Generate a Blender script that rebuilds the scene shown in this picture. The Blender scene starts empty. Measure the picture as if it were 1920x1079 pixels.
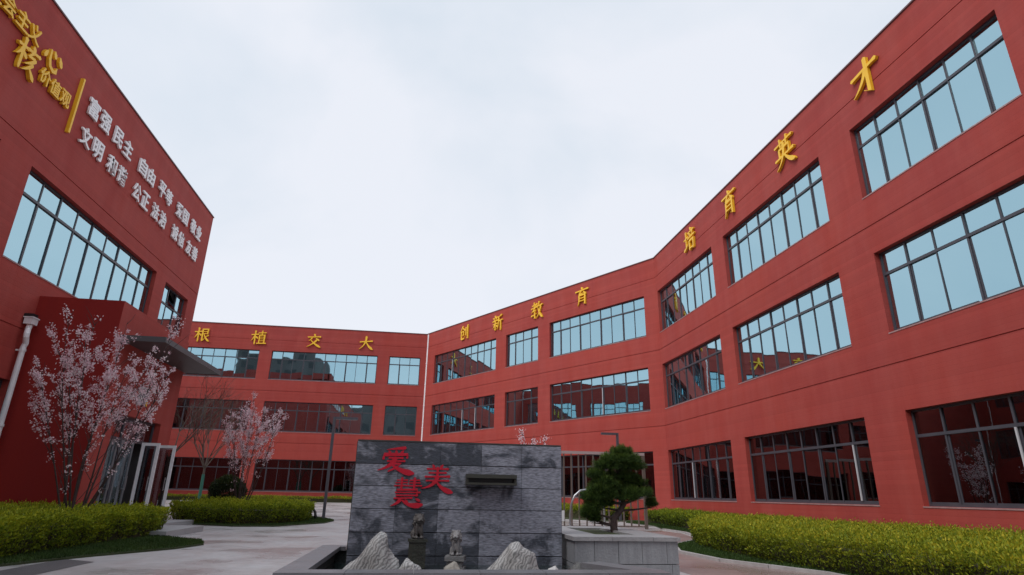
import bpy, math, random
import numpy as np
from mathutils import Vector, Matrix, Euler
rnd = random.Random(7)
R_ = math.radians
SC = bpy.context.scene
COL = SC.collection
# ------------------------------------------------------------------ camera
cam_d = bpy.data.cameras.new('camera'); cam = bpy.data.objects.new('camera', cam_d); COL.objects.link(cam)
cam_d.sensor_width = 36; cam_d.lens = 0.57804*36; cam_d.clip_start = .05; cam_d.clip_end = 2000
Mc = Matrix.Rotation(R_(-8.2937), 4, 'Z') @ Matrix.Rotation(R_(19.268), 4, 'X') @ Matrix.Rotation(R_(-1.0576), 4, 'Y') @ Matrix.Rotation(R_(90), 4, 'X')
cam.matrix_world = Matrix.Translation((0, 0, 1.1)) @ Mc
SC.camera = cam
# ------------------------------------------------------------------ world: overcast sky
SUN_EL, SUN_AZ = 50, 242          # azimuth clockwise from +Y
W = bpy.data.worlds.new('World'); SC.world = W; W.use_nodes = True
nt = W.node_tree; nt.nodes.clear()
def wn(t, **k):
    n = nt.nodes.new(t)
    for a, b in k.items(): setattr(n, a, b)
    return n
sky = wn('ShaderNodeTexSky', sky_type='NISHITA', sun_disc=False, sun_elevation=R_(SUN_EL), sun_rotation=R_(SUN_AZ))
sky.air_density = 1; sky.dust_density = 2
tc = wn('ShaderNodeTexCoord'); mp = wn('ShaderNodeMapping'); mp.inputs['Scale'].default_value = (1, 1, 1.6)
no = wn('ShaderNodeTexNoise'); no.inputs['Scale'].default_value = 1.7; no.inputs['Detail'].default_value = 5; no.inputs['Roughness'].default_value = .5
no.inputs['Distortion'].default_value = .3
cr = wn('ShaderNodeValToRGB'); cr.color_ramp.elements[0].position = .36; cr.color_ramp.elements[1].position = .62
# overcast cloud layer, in units of the same background strength as the clear sky behind it
cr.color_ramp.elements[0].color = (5.6, 6.35, 7.15, 1); cr.color_ramp.elements[1].color = (7.15, 7.4, 8.0, 1)
mx = wn('ShaderNodeMix', data_type='RGBA'); mx.inputs[0].default_value = .93
bg = wn('ShaderNodeBackground'); bg.inputs['Strength'].default_value = .1
ow = wn('ShaderNodeOutputWorld')
nt.links.new(tc.outputs['Generated'], mp.inputs[0]); nt.links.new(mp.outputs[0], no.inputs['Vector'])
nt.links.new(no.outputs['Fac'], cr.inputs[0]); nt.links.new(sky.outputs[0], mx.inputs[6]); nt.links.new(cr.outputs[0], mx.inputs[7])
nt.links.new(mx.outputs[2], bg.inputs['Color']); nt.links.new(bg.outputs[0], ow.inputs[0])
# sun behind thick cloud
sd = bpy.data.lights.new('sun', 'SUN'); sd.energy = 1.5; sd.angle = R_(35); sd.color = (1, .97, .93)
so = bpy.data.objects.new('sun', sd); COL.objects.link(so)
dv = Vector((math.sin(R_(SUN_AZ))*math.cos(R_(SUN_EL)), math.cos(R_(SUN_AZ))*math.cos(R_(SUN_EL)), math.sin(R_(SUN_EL))))
so.rotation_euler = dv.to_track_quat('Z', 'Y').to_euler()
SC.view_settings.view_transform = 'Standard'; SC.view_settings.look = 'None'; SC.view_settings.gamma = 1
SC.view_settings.exposure = .30; SC.view_settings.use_curve_mapping = False

# ------------------------------------------------------------------ materials
MATS = {}
def mat(name, col, rough=.7, metal=0, noise=None, bump=None, spec=.5, extra=None, coat=0):
    """noise=(scale, amount, stretch xyz, second colour)  bump=(scale, strength, stretch)"""
    m = bpy.data.materials.new(name); m.use_nodes = True; t = m.node_tree; b = t.nodes['Principled BSDF']
    b.inputs['Base Color'].default_value = (*col, 1); b.inputs['Roughness'].default_value = rough; b.inputs['Metallic'].default_value = metal
    b.inputs['Specular IOR Level'].default_value = spec; b.inputs['Coat Weight'].default_value = coat
    def N(ty, **k):
        n = t.nodes.new(ty)
        for a, c in k.items(): setattr(n, a, c)
        return n
    L = t.links.new
    g = N('ShaderNodeNewGeometry')
    last = None
    if noise:
        for i, (sc, amt, st, c2) in enumerate(noise if isinstance(noise, list) else [noise]):
            mp = N('ShaderNodeMapping'); mp.inputs['Scale'].default_value = st; L(g.outputs['Position'], mp.inputs[0])
            n = N('ShaderNodeTexNoise'); n.inputs['Scale'].default_value = sc; n.inputs['Detail'].default_value = 6; n.inputs['Roughness'].default_value = .6
            L(mp.outputs[0], n.inputs['Vector'])
            r = N('ShaderNodeMapRange'); r.inputs[1].default_value = .38; r.inputs[2].default_value = .66; r.inputs[3].default_value = 0; r.inputs[4].default_value = amt
            L(n.outputs['Fac'], r.inputs[0])
            x = N('ShaderNodeMix', data_type='RGBA'); x.inputs[6].default_value = (*col, 1); x.inputs[7].default_value = (*c2, 1)
            if last: L(last, x.inputs[6])
            L(r.outputs[0], x.inputs[0]); last = x.outputs[2]
        L(last, b.inputs['Base Color'])
    if bump:
        mp = N('ShaderNodeMapping'); mp.inputs['Scale'].default_value = bump[2]; L(g.outputs['Position'], mp.inputs[0])
        n = N('ShaderNodeTexNoise'); n.inputs['Scale'].default_value = bump[0]; n.inputs['Detail'].default_value = 4; L(mp.outputs[0], n.inputs['Vector'])
        bm = N('ShaderNodeBump'); bm.inputs['Strength'].default_value = bump[1]; bm.inputs['Distance'].default_value = .02
        L(n.outputs['Fac'], bm.inputs['Height']); L(bm.outputs[0], b.inputs['Normal'])
    if extra: extra(m, t, b, N, L, g, last)
    MATS[name] = m
    return m

def wall_extra(m, t, b, N, L, g, last):
    # fine horizontal courses of the cladding: relief and slight colour shift
    sx = N('ShaderNodeSeparateXYZ'); L(g.outputs['Position'], sx.inputs[0])
    mu = N('ShaderNodeMath', operation='MULTIPLY'); mu.inputs[1].default_value = 1/.115; L(sx.outputs['Z'], mu.inputs[0])
    fr = N('ShaderNodeMath', operation='FRACT'); L(mu.outputs[0], fr.inputs[0])
    gt = N('ShaderNodeMath', operation='GREATER_THAN'); gt.inputs[1].default_value = .12; L(fr.outputs[0], gt.inputs[0])
    fl = N('ShaderNodeMath', operation='FLOOR'); L(mu.outputs[0], fl.inputs[0])
    wn_ = N('ShaderNodeTexWhiteNoise', noise_dimensions='1D'); L(fl.outputs[0], wn_.inputs['W'])
    nz = N('ShaderNodeTexNoise'); nz.inputs['Scale'].default_value = 22; nz.inputs['Detail'].default_value = 3
    L(g.outputs['Position'], nz.inputs['Vector'])
    ad = N('ShaderNodeMath', operation='MULTIPLY_ADD'); ad.inputs[1].default_value = .7; L(nz.outputs['Fac'], ad.inputs[0]); L(gt.outputs[0], ad.inputs[2])
    bm = N('ShaderNodeBump'); bm.inputs['Strength'].default_value = .28; bm.inputs['Distance'].default_value = .006
    L(ad.outputs[0], bm.inputs['Height']); L(bm.outputs[0], b.inputs['Normal'])
    hv = N('ShaderNodeHueSaturation'); L(last, hv.inputs['Color'])
    mr = N('ShaderNodeMapRange'); mr.inputs[3].default_value = .94; mr.inputs[4].default_value = 1.05; L(wn_.outputs[0], mr.inputs[0])
    m2 = N('ShaderNodeMath', operation='MULTIPLY_ADD'); m2.inputs[1].default_value = .06; m2.inputs[2].default_value = -.05
    L(gt.outputs[0], m2.inputs[0]); a2 = N('ShaderNodeMath', operation='ADD'); L(mr.outputs[0], a2.inputs[0]); L(m2.outputs[0], a2.inputs[1])
    L(a2.outputs[0], hv.inputs['Value']); L(hv.outputs[0], b.inputs['Base Color'])
RED = mat('red wall cladding', (.385, .055, .041), .72, spec=.25, noise=[(.35, .6, (1, 1, .5), (.32, .048, .047)), (.12, .5, (1, 1, 1), (.42, .062, .046)), (1.2, .12, (1.2, 1.2, .12), (.46, .10, .09)), (2.6, .16, (1.5, 1.5, .1), (.30, .036, .034)), (.9, .16, (1.6, 1.6, .5), (.50, .15, .13))], extra=wall_extra)
SHADE_RED = mat('shaded red wall', (.30, .027, .022), .75, spec=.15, noise=[(.5, .5, (1, 1, .5), (.27, .026, .026)), (3, .2, (1.5, 1.5, .1), (.24, .025, .028))], bump=(60, .25, (1, 1, 1)))  # porch front, back and top: shade put into a darker wall red
CREST = mat('dark coping metal', (.13, .05, .05), .5)
FRAME = mat('dark window frame', (.06, .06, .075), .38, spec=.5, noise=(3, .5, (1, 1, 1), (.085, .085, .10)))
SILL = mat('pale window sill', (.42, .25, .25), .6, noise=(4, .6, (1, 1, 1), (.3, .12, .11)))
PALE = mat('pale sash edge', (.55, .55, .58), .45)
ROOM = mat('dim room', (.075, .075, .08), .9, noise=(1.2, .8, (1, 1, 1), (.10, .09, .09)))
CURT = mat('grey curtain', (.32, .32, .36), .9, noise=(4, .5, (4, 4, .3), (.2, .2, .23)))
GOLD = mat('gold lettering', (1.0, .60, .03), .42, noise=(3, .4, (1, 1, 1), (.85, .45, .02)))
WHITEL = mat('white lettering', (.95, .95, .96), .5)
WHITE = mat('white paint', (.90, .90, .92), .4, noise=(5, .4, (1, 1, .4), (.75, .74, .75)))
WPIPE = mat('white plastic pipe', (.88, .88, .90), .4, noise=(5, .6, (1, 1, .4), (.66, .66, .68)))
SLAB = mat('grey canopy metal', (.10, .105, .11), .45, noise=(1, .6, (1, 1, 1), (.07, .072, .075)))
LAMP = mat('dark lamp metal', (.10, .10, .12), .4, metal=.2)
STEEL = mat('brushed steel', (.45, .46, .48), .3, metal=.8)
BLK = mat('black rubber', (.015, .015, .017), .5)

def glass_mat(name='coated window glass', base=.66, tint=(.56, .83, .92), thru=(.42, .46, .48)):
    m = bpy.data.materials.new(name); m.use_nodes = True; t = m.node_tree; t.nodes.clear()
    N = t.nodes.new; L = t.links.new
    o = N('ShaderNodeOutputMaterial'); gl = N('ShaderNodeBsdfGlossy'); tr = N('ShaderNodeBsdfTransparent'); mx = N('ShaderNodeMixShader')
    gl.inputs['Color'].default_value = (*tint, 1); gl.inputs['Roughness'].default_value = .015
    tr.inputs['Color'].default_value = (*thru, 1)
    lw = N('ShaderNodeFresnel'); lw.inputs['IOR'].default_value = 1.5
    mr = N('ShaderNodeMapRange'); mr.inputs[1].default_value = 0; mr.inputs[2].default_value = .5; mr.inputs[3].default_value = base; mr.inputs[4].default_value = 1
    L(lw.outputs[0], mr.inputs[0]); L(mr.outputs[0], mx.inputs[0]); L(tr.outputs[0], mx.inputs[1]); L(gl.outputs[0], mx.inputs[2])
    g = N('ShaderNodeNewGeometry'); n = N('ShaderNodeTexNoise'); n.inputs['Scale'].default_value = .9; n.inputs['Detail'].default_value = 1
    L(g.outputs['Position'], n.inputs['Vector'])
    b = N('ShaderNodeBump'); b.inputs['Strength'].default_value = .12; b.inputs['Distance'].default_value = .02
    L(n.outputs['Fac'], b.inputs['Height']); L(b.outputs[0], gl.inputs['Normal'])
    L(mx.outputs[0], o.inputs[0]); return m
GLASS = glass_mat(); GROUNDG = glass_mat('ground floor glass', .16, (.62, .68, .72), (.40, .42, .43)); CLEAR = glass_mat('door glass', .10, (.8, .85, .9), (.55, .58, .6))

# ------------------------------------------------------------------ mesh helpers
class MB:
    def __init__(s): s.v = []; s.f = []; s.mi = []
    def face(s, pts, m=0):
        i = len(s.v); s.v += [tuple(p) for p in pts]; s.f.append(tuple(range(i, i+len(pts)))); s.mi.append(m)
    def box(s, a, b, m=0, skip=''):
        x0, y0, z0 = a; x1, y1, z1 = b; i = len(s.v)
        s.v += [(x0,y0,z0),(x1,y0,z0),(x1,y1,z0),(x0,y1,z0),(x0,y0,z1),(x1,y0,z1),(x1,y1,z1),(x0,y1,z1)]
        for k, f in (('b',(0,3,2,1)),('t',(4,5,6,7)),('f',(0,1,5,4)),('r',(1,2,6,5)),('k',(2,3,7,6)),('l',(3,0,4,7))):
            if k not in skip: s.f.append(tuple(i+j for j in f)); s.mi.append(m)
        return s
    def tube(s, pts, rad, n=6, m=0, caps=True):
        pts = [Vector(p) for p in pts]
        if not hasattr(rad, '__len__'): rad = [rad]*len(pts)
        base = len(s.v); up = Vector((0, 0, 1)); prev = None
        for k, p in enumerate(pts):
            d = (pts[min(k+1, len(pts)-1)]-pts[max(k-1, 0)]); d.normalize()
            if prev is None:
                a = d.cross(up if abs(d.z) < .9 else Vector((1, 0, 0))).normalized()
            else:
                a = (prev-d*prev.dot(d)).normalized()
            prev = a; b_ = d.cross(a)
            for j in range(n):
                t = 2*math.pi*j/n; q = p+(a*math.cos(t)+b_*math.sin(t))*rad[k]; s.v.append(tuple(q))
        for k in range(len(pts)-1):
            for j in range(n):
                a0 = base+k*n+j; a1 = base+k*n+(j+1) % n
                s.f.append((a0, a1, a1+n, a0+n)); s.mi.append(m)
        if caps:
            s.f.append(tuple(base+j for j in range(n))[::-1]); s.mi.append(m)
            s.f.append(tuple(base+(len(pts)-1)*n+j for j in range(n))); s.mi.append(m)
        return s
    def prism(s, poly, z0, z1, m=0, mt=None):
        n = len(poly); i = len(s.v)
        s.v += [(x, y, z0) for x, y in poly]+[(x, y, z1) for x, y in poly]
        for j in range(n):
            k = (j+1) % n; s.f.append((i+j, i+k, i+n+k, i+n+j)); s.mi.append(m)
        s.f.append(tuple(range(i+n, i+2*n))); s.mi.append(mt if mt is not None else m)
        s.f.append(tuple(range(i+n-1, i-1, -1))); s.mi.append(m)
        return s
    def mesh(s, name, mats):
        me = bpy.data.meshes.new(name); me.from_pydata(s.v, [], s.f); 
        for m in (mats if isinstance(mats, (list, tuple)) else [mats]): me.materials.append(m)
        if any(s.mi): me.polygons.foreach_set('material_index', s.mi)
        me.update(); return me
def link(name, me, parent=None, loc=(0, 0, 0), rotz=0):
    o = bpy.data.objects.new(name, me); COL.objects.link(o); o.parent = parent; o.location = loc; o.rotation_euler = (0, 0, rotz); return o
def tag(o, label=None, cat=None, group=None, kind=None):
    if label: o['label'] = label
    if cat: o['category'] = cat
    if group: o['group'] = group
    if kind: o['kind'] = kind
    return o
def empty(name, loc, label, cat, group=None, rotz=0):
    o = bpy.data.objects.new(name, None); COL.objects.link(o); o.location = loc; o.rotation_euler = (0, 0, rotz); o.empty_display_size = .2
    return tag(o, label, cat, group)
def smooth(me, on=True):
    me.polygons.foreach_set('use_smooth', [on]*len(me.polygons)); return me
def np_mesh(name, V, F, mats, mi=None, smoothf=False, col=None):
    V = np.asarray(V, np.float32); F = np.asarray(F, np.int32); k = F.shape[1]
    me = bpy.data.meshes.new(name); me.vertices.add(len(V)); me.vertices.foreach_set('co', V.ravel())
    me.loops.add(F.size); me.loops.foreach_set('vertex_index', F.ravel())
    me.polygons.add(len(F)); me.polygons.foreach_set('loop_start', np.arange(0, F.size, k, dtype=np.int32))
    me.polygons.foreach_set('loop_total', np.full(len(F), k, np.int32))
    for m in mats: me.materials.append(m)
    if mi is not None: me.polygons.foreach_set('material_index', np.asarray(mi, np.int32))
    me.update(calc_edges=True)
    if col is not None:
        a = me.color_attributes.new('tone', 'FLOAT_COLOR', 'POINT'); c = np.ones((len(V), 4), np.float32); c[:, :3] = col; a.data.foreach_set('color', c.ravel())
    if smoothf: smooth(me)
    return me

# ------------------------------------------------------------------ terrain
def gz(x, y):
    t = min(max((y-29)/17, 0), 1); return .34*t*t*(3-2*t)
def stamped(m, t, b, N, L, g, last):
    n = N('ShaderNodeTexNoise'); n.inputs['Scale'].default_value = .55; n.inputs['Detail'].default_value = 5; L(g.outputs['Position'], n.inputs['Vector'])
    r = N('ShaderNodeMapRange'); r.inputs[1].default_value = .4; r.inputs[2].default_value = .62; r.inputs[3].default_value = .22; r.inputs[4].default_value = .55
    L(n.outputs['Fac'], r.inputs[0]); L(r.outputs[0], b.inputs['Roughness'])
    # saw-cut joints of the stamped concrete
    br = N('ShaderNodeTexBrick'); br.offset = .5; br.inputs['Scale'].default_value = 1; br.inputs['Brick Width'].default_value = .9; br.inputs['Row Height'].default_value = .45
    br.inputs['Mortar Size'].default_value = .008; br.inputs['Color1'].default_value = (1, 1, 1, 1); br.inputs['Color2'].default_value = (.9, .9, .9, 1); br.inputs['Mortar'].default_value = (.78, .76, .76, 1)
    mp = N('ShaderNodeMapping'); mp.inputs['Rotation'].default_value = (0, 0, R_(32)); L(g.outputs['Position'], mp.inputs[0]); L(mp.outputs[0], br.inputs['Vector'])
    x = N('ShaderNodeMix', data_type='RGBA', blend_type='MULTIPLY'); x.inputs[0].default_value = .8; L(last, x.inputs[6]); L(br.outputs['Color'], x.inputs[7]); L(x.outputs[2], b.inputs['Base Color'])
PLAZA = mat('stamped concrete', (.50, .49, .495), .4, noise=[(.5, .9, (1, .8, 1), (.42, .36, .355)), (1.4, .6, (1.6, .7, 1), (.54, .54, .56)), (5, .35, (1, 1, 1), (.27, .25, .25))], bump=(14, .15, (1, 1, 1)), extra=stamped)
PATHM = mat('brown paving', (.27, .19, .18), .5, noise=[(.8, .7, (1, 1, 1), (.33, .25, .235)), (6, .4, (1, 1, 1), (.2, .15, .15))], bump=(20, .2, (1, 1, 1)), extra=stamped)
ASPH = mat('wet asphalt', (.10, .095, .105), .5, noise=[(1.2, .6, (1, 1, 1), (.15, .14, .15)), (60, .5, (1, 1, 1), (.06, .06, .065))], bump=(120, .4, (1, 1, 1)))
SOIL = mat('turf soil', (.035, .055, .018), .95, noise=[(2, .6, (1, 1, 1), (.05, .075, .02)), (18, .5, (1, 1, 1), (.05, .04, .025))], bump=(40, .6, (1, 1, 1)))
EARTH = mat('open land', (.12, .12, .10), .95, noise=(.05, .6, (1, 1, 1), (.08, .10, .05)))
KERB = mat('kerb stone', (.42, .40, .40), .6, noise=(6, .6, (1, 1, 1), (.28, .26, .26)))
def poly_sheet(name, poly, mtl, dz, step=1.0, z_side=0):
    """flat polygon cut into cells that follow the ground"""
    import bmesh
    bm = bmesh.new(); vs = [bm.verts.new((x, y, 0)) for x, y in poly]; bm.faces.new(vs)
    ys = [p[1] for p in poly]; y = max(min(ys), 27)
    while y < max(ys):
        bmesh.ops.bisect_plane(bm, geom=bm.verts[:]+bm.edges[:]+bm.faces[:], plane_co=(0, y, 0), plane_no=(0, 1, 0)); y += step
    for v in bm.verts: v.co.z = gz(v.co.x, v.co.y)+dz
    if z_side:
        r = bmesh.ops.extrude_edge_only(bm, edges=[e for e in bm.edges if e.is_boundary])
        for v in r['geom']:
            if isinstance(v, bmesh.types.BMVert): v.co.z -= z_side
    bmesh.ops.triangulate(bm, faces=bm.faces[:]); bmesh.ops.recalc_face_normals(bm, faces=bm.faces[:])
    me = bpy.data.meshes.new(name); bm.to_mesh(me); bm.free(); me.materials.append(mtl)
    if me.polygons[0].normal.z < 0: me.flip_normals()
    return me
def struct(name, me): return tag(link(name, me), kind='structure')
g = MB(); g.face([(-900, -900, -.06), (900, -900, -.06), (900, 900, -.06), (-900, 900, -.06)]); struct('ground', g.mesh('ground', EARTH))
struct('pavement', poly_sheet('pavement', [(-40, -40), (20, -40), (20, 49), (-40, 49)], PLAZA, 0))
struct('road', poly_sheet('road', [(-5.86, -12), (-4.6, -12), (-4.85, 9.3), (-4.86, 10.9), (-5.5, 11.3)], ASPH, .004))
struct('path', poly_sheet('path', [(3.9, -12), (6.4, -12), (6.4, 9.3), (5.6, 11.2), (5.5, 12.9), (6.1, 14.8), (8, 17.2), (8.6, 19.8), (8.4, 21), (4.2, 21), (4.2, 10.8)], PATHM, .004))
def bed(name, poly, label=None):
    struct(name, poly_sheet(name, poly, SOIL, .03, z_side=.04))
BED_L = [(-10.4, -12), (-5.95, -12), (-5.82, 10.2), (-5.3, 11.6), (-4.5, 13.1), (-4.28, 14.1), (-4.6, 14.9), (-5.9, 16.0), (-6.2, 16.9), (-10.4, 16.9)]
BED_M = [(-8.2, 22.6), (-7.2, 21.9), (-5.6, 20.9), (-4.4, 21.1), (-3.2, 23.6), (-3.1, 25.4), (-3.6, 27), (-4.8, 29.5), (-8.2, 31.5)]
BED_R = [(11.7, -12), (6.45, -12), (6.42, 9.3), (5.65, 11.2), (5.58, 12.9), (6.2, 14.6), (8.1, 17), (8.75, 19.7), (8.75, 21.5), (9.5, 24.5), (9.2, 27), (11.7, 27.6)]
BED_A = [(8.6, 28.2), (11.3, 28.6), (.6, 46.0), (-.6, 44.8)]
BED_C = [(-26, 45.6), (-.4, 45.6), (-.2, 47.1), (-26, 47.1)]
for p_ in (BED_L, BED_M, BED_R, BED_A, BED_C): bed('lawn', p_)
# flush kerb between the right bed and the brown path
kb = MB(); ed = [(6.42, -12), (6.42, 9.3), (5.65, 11.2), (5.58, 12.9), (6.2, 14.6), (8.1, 17), (8.75, 19.7), (8.75, 21.5)]
for a, b in zip(ed, ed[1:]):
    a = Vector((*a, 0)); b = Vector((*b, 0)); d = (b-a).normalized(); n = Vector((-d.y, d.x, 0))*.09
    L_ = (b-a).length; k = max(1, int(L_/1.0))
    for i in range(k):
        p0 = a+(b-a)*(i/k)+d*.006; p1 = a+(b-a)*((i+1)/k)-d*.006
        kb.prism([(p0.x, p0.y), (p1.x, p1.y), (p1.x+n.x, p1.y+n.y), (p0.x+n.x, p0.y+n.y)], -.02, .055)
struct('kerb', kb.mesh('kerb', KERB))

# ------------------------------------------------------------------ facades
def facade_mesh(name, length, z0, z1, openings, grooves, depth=.16, mats=None, gd=.02, gw=.03):
    us = {0, length}; zs = {z0, z1}
    for a, b, c, d in openings: us |= {a, b}; zs |= {c, d}
    for gz_ in grooves: zs |= {gz_-gw/2, gz_+gw/2}
    us = sorted(us); zs = sorted(zs)
    nu, nz = len(us)-1, len(zs)-1
    D = [[0.0]*nz for _ in range(nu)]
    for i in range(nu):
        for j in range(nz):
            u = (us[i]+us[i+1])/2; z = (zs[j]+zs[j+1])/2
            if any(abs(z-q) < gw/2 for q in grooves): D[i][j] = gd
            if any(a < u < b and c < z < d for a, b, c, d in openings): D[i][j] = None
    m = MB(); dd = depth
    for i in range(nu):
        for j in range(nz):
            e = D[i][j]; a, b, c, d = us[i], us[i+1], zs[j], zs[j+1]
            if e is not None: m.face([(a, e, c), (b, e, c), (b, e, d), (a, e, d)])
            if i+1 < nu and D[i+1][j] != e:
                f = D[i+1][j]; x = b; e0 = dd if e is None else e; f0 = dd if f is None else f
                if e0 != f0: m.face([(x, e0, c), (x, f0, c), (x, f0, d), (x, e0, d)])
            if j+1 < nz and D[i][j+1] != e:
                f = D[i][j+1]; e0 = dd if e is None else e; f0 = dd if f is None else f
                if e0 != f0: m.face([(a, e0, d), (b, e0, d), (b, f0, d), (a, f0, d)])
    return m.mesh(name, mats or [RED])

_wcache = {}
def window(parent, u0, u1, z0, z1, cols, origin_local, rotz, U, curtain=0, pale=(), sill=True, tr=.28, open_top=()):
    """frame + panes + curtains. local frame: x along, y into wall. U maps (u, depth, z) -> parent local position"""
    w = u1-u0; h = z1-z0; gm = GROUNDG if U(0, 0, z0)[2] < 2 else GLASS; key = (round(w, 2), round(h, 2), cols, sill, tr, gm.name)
    if key not in _wcache:
        m = MB(); y0, y1 = .15, .21; t = .055; zt = h*(1-tr)
        m.box((0, y0, 0), (w, y1, t)); m.box((0, y0, h-t), (w, y1, h)); m.box((0, y0+.001, t), (t, y1, h-t)); m.box((w-t, y0+.001, t), (w, y1, h-t))
        m.box((t, y0-.012, zt-.035), (w-t, y1, zt+.035))
        cw = w/cols; panes = []
        for i in range(cols):
            if i:
                x = i*cw; thick = .05 if i % 2 else .032
                m.box((x-thick/2, y0+.002, t), (x+thick/2, y1-.002, zt-.035)); m.box((x-.025, y0+.003, zt+.035), (x+.025, y1-.003, h-t))
            # sliding sashes: every other one sits deeper behind its own stiles
            a = i*cw+(.026 if i else t); b = (i+1)*cw-(.026 if i < cols-1 else t)
            dy = .055 if i % 2 else .03
            if i % 2:
                m.box((a, y0+.025, t), (a+.045, y1+.015, zt-.035)); 
            m.box((a, y0+.02, t), (b, y1, t+.04))
        key_m = m.mesh('window', FRAME)
        lo = MB(); lo.box((.001-cw/2, 0, 0), (cw/2-.001, .006, zt-t-.03)); hi = MB(); hi.box((-cw/2+.001, 0, 0), (cw/2-.001, .006, h-zt-t-.0))
        _wcache[key] = (key_m, lo.mesh('pane', gm), hi.mesh('pane', gm))
    fm, lo, hi = _wcache[key]
    o = link('window', fm, parent, U(u0, 0, z0), rotz)
    cw = w/cols; t = .055; zt = h*(1-tr)
    for i in range(cols):
        for k, me in ((0, lo), (1, hi)):
            p = bpy.data.objects.new('pane', me); COL.objects.link(p); p.parent = o
            p.location = (i*cw+cw/2, .185 if i % 2 else .172, t if k == 0 else zt+.02)
            p.rotation_euler = (rnd.gauss(0, .0035), 0, rnd.gauss(0, .0035))
            if k == 1 and i in open_top:
                p.rotation_euler = (R_(-24), 0, 0); p.location.y = .11; 
    for i in pale:
        b = MB(); b.box((i*cw-.02, .118, t+.04), (i*cw+.02, .147, zt-.04)); link('sash_stile', b.mesh('sash_stile', PALE), o)
    if sill:
        b = MB(); b.box((-.02, -.012, -.035), (w+.02, .15, -.002)); link('sill', b.mesh('sill', SILL), o)
    if curtain:
        for i in range(cols):
            if rnd.random() < curtain:
                b = MB(); n = 10; a0 = i*cw+.03; a1 = (i+1)*cw*1-.03; hh = .05 if rnd.random() < .6 else h*.35*rnd.random()
                pts = [(a0+(a1-a0)*q/n, .42+.035*math.sin(q*2.3+i)) for q in range(n+1)]
                for q in range(n): b.face([(*pts[q], hh), (*pts[q+1], hh), (*pts[q+1], h+.1), (*pts[q], h+.1)])
                link('curtain', b.mesh('curtain', CURT), o)
    return o

FLOORS = [(9.087, 11.309), (5.218, 7.423), (1.008, 3.234)]
GRO = [12.144, 8.215, 4.415]
def building(name, label, P, ang, length, H, wins, grooves, zb, group=None, body=12, mats=None, ends=True, holes=(), lay=0):
    """P world corner, ang rotation of local +x. wins: (u0,u1,z0,z1,cols,kw)"""
    r = empty(name, (P[0], P[1], 0), label, 'building', group, rotz=0)
    ca, sa = math.cos(ang), math.sin(ang)
    U = lambda u, d, z: (u*ca-d*sa, u*sa+d*ca, z)
    ops = [w[:4] for w in wins]+list(holes)
    w_ = link('wall', facade_mesh('wall', length, zb, H, ops, grooves, mats=mats), r, (0, 0, 0), ang)
    # room behind the glass: back wall and floor slabs, plus the rest of the block and roof
    m = MB(); zz = [zb]+[q+.0 for q in sorted(grooves) if q < H-1.5]+[H-.75]
    m.face([(0, 3.2, zb), (length, 3.2, zb), (length, 3.2, H-.7), (0, 3.2, H-.7)])
    for z in zz: m.box((.02, .22, z-.14), (length-.02, 3.19, z))
    link('interior', m.mesh('interior', ROOM), r, (0, 0, 0), ang)
    b = MB(); b.box((0, 3.3, zb), (length, body, H-.02)); 
    b.box((0, .165, H-.72), (length, 3.29, H-.62))
    b.face([(0, 0.001, zb), (0, 3.3, zb), (0, 3.3, H), (0, 0.001, H)]); b.face([(length, 0.001, zb), (length, 3.3, zb), (length, 3.3, H), (length, 0.001, H)])
    b.box((0.0, .17, H-.6), (length, .3, H-.021))
    link('roof', b.mesh('roof', mats or [RED]), r, (0, 0, 0), ang)
    c = MB(); c.box((-.03, -.03, H), (length+.03, .32, H+.05)); link('coping', c.mesh('coping', CREST), r, (0, 0, 0), ang)
    for w in wins:
        kw = w[5] if len(w) > 5 else {}
        window(r, w[0], w[1], w[2], w[3], w[4], None, ang, U, **kw)
    return r, U
PI2 = math.pi/2
# --- right wing (B): x = 11.79, seen along -Y
YB = 28.12; bw = []
spansB = [(.17, 6.23, 8), (7.26, 13.5, 8), (14.93, 19.58, 6), (20.9, 27.1, 8), (28.2, 34.4, 8)]
for fi, (s, t_) in enumerate(FLOORS):
    for k, (a, b, n) in enumerate(spansB):
        if k == 2 and fi: a, b, n = 14.93, 20.1, 6
        kw = dict(curtain=[.1, .25, .3][fi])
        if fi == 2: kw['pale'] = {0: (3,), 1: (7,), 2: (3,)}.get(k, ())
        bw.append((a, b, s, t_, n, kw))
rB, UB = building('school_building', 'long red school wing on the right with gold characters above three window rows', (11.79, YB), -PI2, 40, 13.25, bw, GRO, 0, 'red school wings')
# --- angled wing (A)
AA = R_(-58.2525); aw = []
for fi, (s, t_) in enumerate(FLOORS):
    for k, (a, b, n) in enumerate([(1.3, 8.99, 10), (10.07, 13.25, 4), (14.31, 21.62, 9)]):
        kw = dict(curtain=[.15, .35, .3][fi])
        if fi == 0 and k == 0: kw['pale'] = (3,)
        if fi == 1 and k == 0: kw['pale'] = (5, 7)
        if fi == 1 and k == 2: kw['pale'] = (5,)
        aw.append((a, b, s, t_, n, kw))
rA, UA = building('school_building', 'angled red school wing in the middle between the white downpipe and the right wing', (0, 47.226), AA, 22.46, 13.25, aw, GRO, 0, 'red school wings')
# --- back wing (C)
cw_ = []
for fi, (s, t_) in enumerate(FLOORS):
    for k, (a, b, n) in enumerate([(6.6, 13.27, 8), (14.2, 22.23, 10), (23.15, 25.58, 3)]):
        if k == 0 and fi == 1: a = 7.9
        kw = dict(curtain=[.2, .45, .55][fi])
        cw_.append((a, b, s, t_, n, kw))
rC, UC = building('school_building', 'far red school wing across the back of the court behind the small cherry tree', (-26, 47.226), 0, 26, 13.25, cw_, GRO, 0, 'red school wings')
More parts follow.
